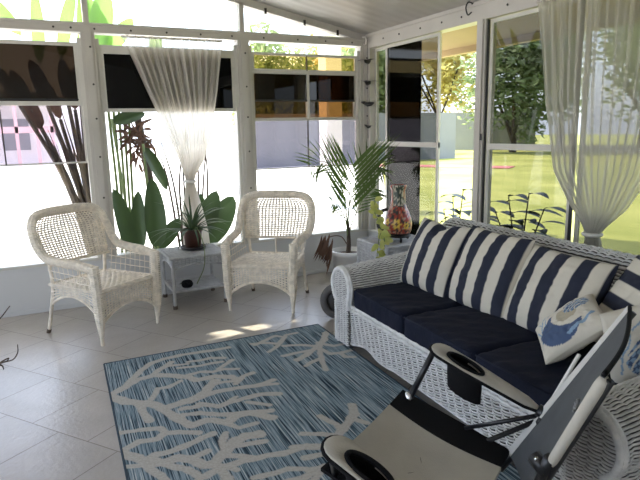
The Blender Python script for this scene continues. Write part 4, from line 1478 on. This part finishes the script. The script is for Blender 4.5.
seat_cushion(yL + d, yL + 2 * d, 'navy seat cushion in the middle of the sofa', 2)
seat_cushion(yL + 2 * d, yR, 'navy seat cushion at the right end of the sofa under the shell pillows', 3)

# pillows
def pillow(name, label, cat, c, u, v, w, h, th, tone, group=None, seed=1, crease=0.0, n=76, plump=.42):
    u = V(u).normalized(); v = V(v); v = (v - u * v.dot(u)).normalized(); nn = u.cross(v)
    m = MB(); col = []
    for side in (1, -1):
        o = len(m.v)
        vs = []
        for j in range(n + 1):
            for i in range(n + 1):
                a = -1 + 2 * i / n; b = -1 + 2 * j / n
                if side < 0: a = -a
                e = max(0, (1 - abs(a) ** 2.2)) ** plump * max(0, (1 - abs(b) ** 2.2)) ** plump
                pinch = 1 - .055 * (1 - b * b) * abs(a) ** 3, 1 - .055 * (1 - a * a) * abs(b) ** 3
                x = a * w / 2 * pinch[0]; y = b * h / 2 * pinch[1]
                z = side * th / 2 * e
                z += e * .014 * (vnoise(a * 4 + seed, b * 4, seed) - .5) + e * .008 * (vnoise(a * 9, b * 11 + seed, seed + 3) - .5)
                if crease:
                    g = math.exp(-((a - .1) / .22) ** 2) * max(0, b) ** 2
                    y -= crease * g
                vs.append(V((x, y, z)))
                col += [*tone((a + 1) / 2, (b + 1) / 2, side), 1.0]
        fs = [(j * (n + 1) + i, j * (n + 1) + i + 1, (j + 1) * (n + 1) + i + 1, (j + 1) * (n + 1) + i) for j in range(n) for i in range(n)]
        m.add(vs, fs)
    o = m.build(name, 'printed_cloth', None, True)
    at = o.data.attributes.new('tone', 'FLOAT_COLOR', 'POINT'); at.data.foreach_set('color', col)
    M = Matrix((u, v, nn)).transposed().to_4x4()
    o.matrix_world = Matrix.Translation(V(c)) @ M
    tag(o, label, cat, group)
    return o
NAVY = (.008, .012, .030); CREAM = (.60, .56, .47)
def stripes(k, ph=0.0, ax=0):
    def f(s, t, side):
        q = (s if ax == 0 else t) * k + ph
        return NAVY if int(math.floor(q)) % 2 else CREAM
    return f
GP = 'striped pillows on the sofa'
pillow('striped_pillow', 'navy and cream striped pillow at the left end of the sofa, creased at its top', 'pillow', (-.905, -2.335, .655), (-.03, -1, .0), (.20, .10, .42), .52, .49, .19, stripes(7, .1), GP, 2, .05)
pillow('striped_pillow', 'upright navy and cream striped pillow, second from the left along the sofa back', 'pillow', (-.885, -2.81, .655), (-.03, -1, -.02), (.19, .04, .43), .52, .50, .18, stripes(7, 1.1), GP, 5)
pillow('striped_pillow', 'navy and cream striped pillow behind the small shell pillow on the seat', 'pillow', (-.88, -3.305, .635), (-.04, -1, -.02), (.21, -.03, .42), .54, .47, .18, stripes(7, .1), GP, 8)
pillow('striped_pillow', 'striped pillow with level navy bands at the right end of the sofa back', 'pillow', (-.86, -3.79, .655), (-.25, -.97, -.15), (.24, -.10, .43), .50, .46, .17, stripes(7, .3, 1), GP, 11)

BLUE = (.05, .085, .17); LBLUE = (.22, .33, .46); PALE = (.62, .58, .49); TAN = (.42, .37, .27)
def shell_tone(cfg):
    def f(s, t, side):
        c = PALE
        if side < 0: return PALE
        for k in cfg:
            if k[0] == 'scale':            # a fan shell with a chequered ribbing
                _, x, y, r, ang = k
                dx, dy = s - x, t - y
                ca, sa = math.cos(ang), math.sin(ang)
                px, py = dx * ca + dy * sa, -dx * sa + dy * ca
                if (px / r) ** 2 + (py / (r * .78)) ** 2 < 1:
                    rr = math.hypot(px, py + r); aa = math.atan2(px, py + r)
                    c = BLUE if (math.floor(rr / r * 6) + math.floor(aa * 7)) % 2 else LBLUE
                    if (math.floor(rr / r * 12)) % 4 == 3: c = PALE
            elif k[0] == 'crescent':
                _, x, y, r, ox, oy, r2 = k
                if math.hypot(s - x, t - y) < r and math.hypot(s - ox, t - oy) > r2: c = BLUE
            elif k[0] == 'disc':
                _, x, y, r, cc = k
                if math.hypot(s - x, t - y) < r: c = cc
            elif k[0] == 'sprig':
                _, pts, w = k
                for (x0, y0), (x1, y1) in zip(pts, pts[1:]):
                    dx, dy = x1 - x0, y1 - y0
                    q = max(0, min(1, ((s - x0) * dx + (t - y0) * dy) / (dx * dx + dy * dy)))
                    if math.hypot(s - x0 - q * dx, t - y0 - q * dy) < w: c = LBLUE
        return c
    return f
SP = [('sprig', [(.10, .25), (.14, .55), (.22, .85)], .012), ('sprig', [(.12, .45), (.06, .6)], .011), ('sprig', [(.13, .5), (.22, .62), (.26, .74)], .011), ('sprig', [(.17, .7), (.11, .82)], .010), ('sprig', [(.2, .8), (.3, .9)], .01), ('sprig', [(.3, .8), (.42, .88), (.52, .9)], .011)]
A_, D_, B_ = V((-1.12, -3.43, .50)), V((-1.33, -3.68, .475)), V((-.885, -3.49, .69))
cA = D_ + (A_ - D_) * .5 + (B_ - A_) * .5
pillow('shell_pillow', 'small shell print pillow lying on the seat in front of the striped pillows', 'pillow', cA + V((-.01, -.02, .015)), V((.56, -.53, .64)), (A_ - D_), .32, .36, .13,
       shell_tone(SP + [('crescent', .42, .36, .33, .62, .55, .28), ('disc', .58, .52, .16, TAN), ('scale', .74, .66, .2, .5), ('sprig', [(.5, .12), (.75, .2), (.9, .3)], .03)]), 'shell pillows on the sofa', 3)
pillow('shell_pillow', 'shell print pillow propped against the right arm of the sofa', 'pillow', (-1.07, -3.93, .625), (.78, -.45, .25), (.25, -.22, .62), .32, .36, .13,
       shell_tone(SP + [('scale', .46, .45, .30, .4), ('crescent', .9, .8, .25, .95, .95, .2)]), 'shell pillows on the sofa', 6)

# ================================================================== FOLDING CAMP CHAIR
def camp_chair():
    rr = V((.85, .527, 0)); ff = V((-.527, .85, 0))
    Z = V((0, 0, 1))
    F1 = V((-1.91, -3.44, .40))
    W = .66
    loc = V((-2.12, -3.92, 0))
    t = thing('camp_chair', 'folding camp chair of beige and black canvas with cup holders in front of the sofa', 'camp chair', loc)
    def B(m, name, mat, par=t, sm=True): return m.build(name, mat, par, sm)
    FB = V((-1.68, -3.83, .26)); FT = V((-1.50, -4.15, .90)); NT = V((-2.01, -4.45, .892)); NB = V((-1.87, -4.09, .26))
    # seat sling: u from far to near side, v from front to rear
    def seat(u, v, off=0.0):
        p = F1.lerp(FB, v) - rr * (W * u)
        sag = .05 * math.sin(PI * u) * math.sin(PI * min(1, v * .9 + .1))
        return p - Z * (sag - off)
    def slab(m, S, u0, u1, v0, v1, nu, nv, th):
        f = lambda o: (lambda a, b: S(u0 + (u1 - u0) * a, v0 + (v1 - v0) * b, o))
        m.grid(f(th), nu, nv); m.grid(f(0), nu, nv)
        for (a0, b0, a1, b1) in ((0, 0, 1, 0), (1, 0, 1, 1), (1, 1, 0, 1), (0, 1, 0, 0)):
            m.grid(lambda a, b: f(th * b)(a0 + (a1 - a0) * a, b0 + (b1 - b0) * a), max(nu, nv), 1)
    m = MB(); slab(m, seat, .20, .86, 0, 1, 14, 14, .012); st = B(m, 'seat', 'beige_canvas')
    m = MB(); slab(m, seat, 0, .20, 0, 1, 6, 14, .012); slab(m, seat, .86, 1, 0, 1, 6, 14, .012); B(m, 'seat_border', 'black_canvas', st)
    # backrest: u far to near, v bottom to top
    bn = ((FT - FB).normalized().cross(rr)).normalized()
    if bn.dot(ff) < 0: bn = -bn
    def back(u, v, off=0.0):
        p = FB.lerp(FT, v).lerp(NB.lerp(NT, v), u)
        sag = .03 * math.sin(PI * u) * (1 - .3 * v)
        return p - bn * (sag - off)
    m = MB(); slab(m, back, .09, 1, .0, 1, 16, 16, .012); bk = B(m, 'backrest', 'grey_canvas')
    m = MB(); slab(m, back, .0, .09, .0, 1, 3, 16, .014); B(m, 'side_band', 'pale_canvas', bk)
    m = MB(); m.tube([back(u, 1.0, .006) for u in np.linspace(0, 1, 24)], .007, 8); B(m, 'top_seam', 'black_canvas', bk)
    m = MB()
    k = 26
    for i, (a, b) in enumerate(((.50, .012), (.535, .008), (.56, .013), (.595, .010), (.625, .012))):
        for q in (.0, .02):
            m.box(back(a, .60 + q, .016), (b, b * .5, .006))
    B(m, 'logo', 'logo_grey', bk, False)
    m = MB()
    m.tube([back(1.0, v, .0) for v in np.linspace(.40, .985, 24)], lambda q: .017 * min(1, .75 + 4 * min(q, 1 - q)), 12)
    B(m, 'pole_sleeve', 'beige_canvas', bk)
    m = MB(); m.tube([back(1.03, .34, .0), back(.95, .34, .05)], .024, 8); m.tube([back(1.0, .22, .0), back(1.0, .42, .01)], .019, 8); B(m, 'hinge', 'black_metal')
    m = MB(); m.tube([back(1.0, .36, .04), back(.86, .26, .04)], .008, 6); B(m, 'hinge_pin', 'chrome')
    # stiles
    for u in (0.0, 1.0):
        m = MB(); m.tube([back(u, -.12, -.014), back(u, .99, -.014)], .010, 8); B(m, 'back_stile', 'black_metal')
    # arm rests with cup holders
    def arm(tip, rear, half, side):
        d = (rear - tip); L = d.length; d.normalize()
        sd = (Z.cross(d)).normalized(); up = d.cross(sd)
        def outline(a):
            # rounded tip, narrowing to the rear
            pass
        hc = .31 * L
        ra, rb = .076, .036
        ctr = tip + d * hc
        pts = []
        n = 48
        for i in range(n):
            a = 2 * PI * i / n
            ca, sa = math.cos(a), math.sin(a)
            lo, hi = 0, 1.0
            for _ in range(40):
                md = (lo + hi) / 2
                x, y = hc + md * ca, md * sa
                ok = 0 <= x <= L
                if ok:
                    w = half * (1 - .50 * max(0, (x / L - .35) / .65))
                    if x < half: w = min(w, math.sqrt(max(0, half * half - (half - x) ** 2)) * 1.0)
                    if L - x < .02: w = min(w, half * .5 * math.sqrt(max(0, 1 - ((.02 - L + x) / .02) ** 2)))
                    ok = abs(y) <= w
                if ok: lo = md
                else: hi = md
            pts.append((lo * ca, lo * sa, ra * ca, rb * sa))
        m = MB()
        vs = []
        for (x, y, hx, hy) in pts:
            for (px, py, pz) in ((hx, hy, -.008), (hx, hy, .008), (x * .97 , y * .95, .011), (x, y, .002), (x * .97, y * .95, -.008)):
                vs.append(ctr + d * px + sd * py + up * pz)
        fs = []
        for i in range(n):
            j = (i + 1) % n
            for k in range(5):
                k2 = (k + 1) % 5
                fs.append((i * 5 + k, i * 5 + k2, j * 5 + k2, j * 5 + k))
        m.add(vs, fs)
        ar = B(m, 'armrest', 'beige_canvas')
        m = MB(); m.tube([ctr + d * x + sd * y + up * .0 for (x, y, hx, hy) in pts], .0065, 6, closed=True); B(m, 'piping', 'black_canvas', ar)
        m = MB()
        m.tube([ctr + d * hx + sd * hy + up * .008 for (x, y, hx, hy) in pts], .008, 6, closed=True)
        rows = []
        for (f, z) in ((1.0, .0), (1.0, -.06), (.96, -.12), (.5, -.125), (.02, -.125)):
            rows.append([ctr + d * (ra * f * math.cos(2 * PI * i / n)) + sd * (rb * f * math.sin(2 * PI * i / n)) + Z * z for i in range(n)])
        o = []
        for rw in rows: o += rw
        fs = [(r * n + i, r * n + (i + 1) % n, (r + 1) * n + (i + 1) % n, (r + 1) * n + i) for r in range(len(rows) - 1) for i in range(n)]
        m.add(o, fs)
        B(m, 'cup_holder', 'black_canvas', ar)
        m = MB(); m.tube([rear - d * .03, rear + d * .03], .024, 10); m.tube([rear - sd * .04 - up * .02, rear + sd * .04 - up * .02], .016, 8); B(m, 'hinge', 'black_metal', ar)
        return ar
    tf, rf = V((-1.835, -3.535, .625)), V((-1.622, -3.935, .455))
    dx = rr * (-.83)
    arm(tf, rf, .056, 1)
    arm(tf + dx, rf + dx, .056, -1)
    # frame: front posts, crossed legs, rear posts
    for s, base in ((0, V((0, 0, 0))), (1, dx)):
        top = tf + base - V((0, 0, .012)) + (rf - tf).normalized() * .012
        sc = seat(0.04 if s == 0 else .96, .09, .004)
        m = MB(); m.tube([top, sc], .0125, 8)
        q = B(m, 'arm_post', 'black_metal')
        m = MB(); m.tube([sc + Z * .03, sc - Z * .02], .016, 10); B(m, 'post_joint', 'chrome' if s == 0 else 'black_metal', q)
        m = MB(); m.tube([rf + base, seat(.04 if s == 0 else .96, .62, .02)], .009, 8); B(m, 'arm_brace', 'black_metal')
        fb = V((sc.x, sc.y, .012)) + ff * .05
        rb = FB - rr * (W * (0.02 if s == 0 else .98)); rbf = V((rb.x, rb.y, .012)) - ff * .10
        m = MB(); m.tube([sc, V((rbf.x, rbf.y, 0.012))], .010, 8); q = B(m, 'leg', 'black_metal')
        m = MB(); m.tube([V((rbf.x, rbf.y, .0)), V((rbf.x, rbf.y, .03))], .016, 8); B(m, 'foot', 'black_canvas', q)
        m = MB(); m.tube([FB - rr * (W * (.0 if s == 0 else 1.0)) + (FT - FB) * .3 - bn * .015, fb], .010, 8); q = B(m, 'leg', 'black_metal')
        m = MB(); m.tube([fb - Z * .012, fb + Z * .02], .016, 8); B(m, 'foot', 'black_canvas', q)
    m = MB(); m.tube([seat(.04, .1, -.03), seat(.96, .9, -.06)], .009, 8); m.tube([seat(.96, .1, -.03), seat(.04, .9, -.06)], .009, 8); B(m, 'cross_brace', 'black_metal')
    m = MB(); m.tube([rf + rr * .03 + Z * .01, back(.0, .66, .03) + rr * .03], .007, 6); B(m, 'strap', 'ribbon_white')
camp_chair()

# ================================================================== LIGHT, SKY, CAMERA
w = bpy.data.worlds.new('World'); SC.world = w; w.use_nodes = True
nt = w.node_tree
for n_ in list(nt.nodes): nt.nodes.remove(n_)
out = nt.nodes.new('ShaderNodeOutputWorld'); bg = nt.nodes.new('ShaderNodeBackground')
sky = nt.nodes.new('ShaderNodeTexSky'); sky.sky_type = 'NISHITA'; sky.sun_disc = False
sky.sun_elevation = math.asin(SUN_DIR.z); sky.sun_rotation = math.atan2(SUN_DIR.x, SUN_DIR.y)
sky.air_density = 1.0; sky.dust_density = 3.0; sky.ozone_density = 1.0
mixc = nt.nodes.new('ShaderNodeMix'); mixc.data_type = 'RGBA'; mixc.inputs[0].default_value = .45
mixc.inputs[7].default_value = (5.6, 6.3, 7.6, 1)
nt.links.new(sky.outputs['Color'], mixc.inputs[6])
nt.links.new(mixc.outputs[2], bg.inputs['Color']); bg.inputs['Strength'].default_value = SKY_STRENGTH
nt.links.new(bg.outputs['Background'], out.inputs['Surface'])

sl = bpy.data.lights.new('sun', 'SUN'); sl.energy = SUN_ENERGY; sl.angle = math.radians(.6); sl.color = (1.0, .93, .80)
so = bpy.data.objects.new('sun', sl); COL.objects.link(so)
so.rotation_euler = (-SUN_DIR).to_track_quat('-Z', 'Y').to_euler()
so.location = (-8, 12, 20)

cam = bpy.data.cameras.new('camera'); co = bpy.data.objects.new('camera', cam); COL.objects.link(co)
cam.sensor_width = 36; cam.lens = 576.2 * 36 / 640; cam.clip_start = .05; cam.clip_end = 300
def basis(yaw, pitch, roll):
    f = V((math.sin(yaw) * math.cos(pitch), math.cos(yaw) * math.cos(pitch), math.sin(pitch)))
    r = f.cross(V((0, 0, 1))).normalized(); u = r.cross(f)
    c, s = math.cos(roll), math.sin(roll)
    return c * r + s * u, -s * r + c * u, f
r_, u_, f_ = basis(.458, -.1909, -.0201)
M = Matrix((r_, u_, -f_)).transposed().to_4x4()
co.matrix_world = Matrix.Translation((-3.2144, -5.3252, 1.5)) @ M
SC.camera = co

SC.view_settings.view_transform = 'Standard'; SC.view_settings.look = 'None'
SC.view_settings.exposure = EXPOSURE; SC.view_settings.gamma = 1.0
SC.view_settings.use_curve_mapping = False
SC.cycles.use_denoising = True
SC.cycles.max_bounces = 10; SC.cycles.diffuse_bounces = 6; SC.cycles.transparent_max_bounces = 24
SC.cycles.sample_clamp_indirect = 8.0
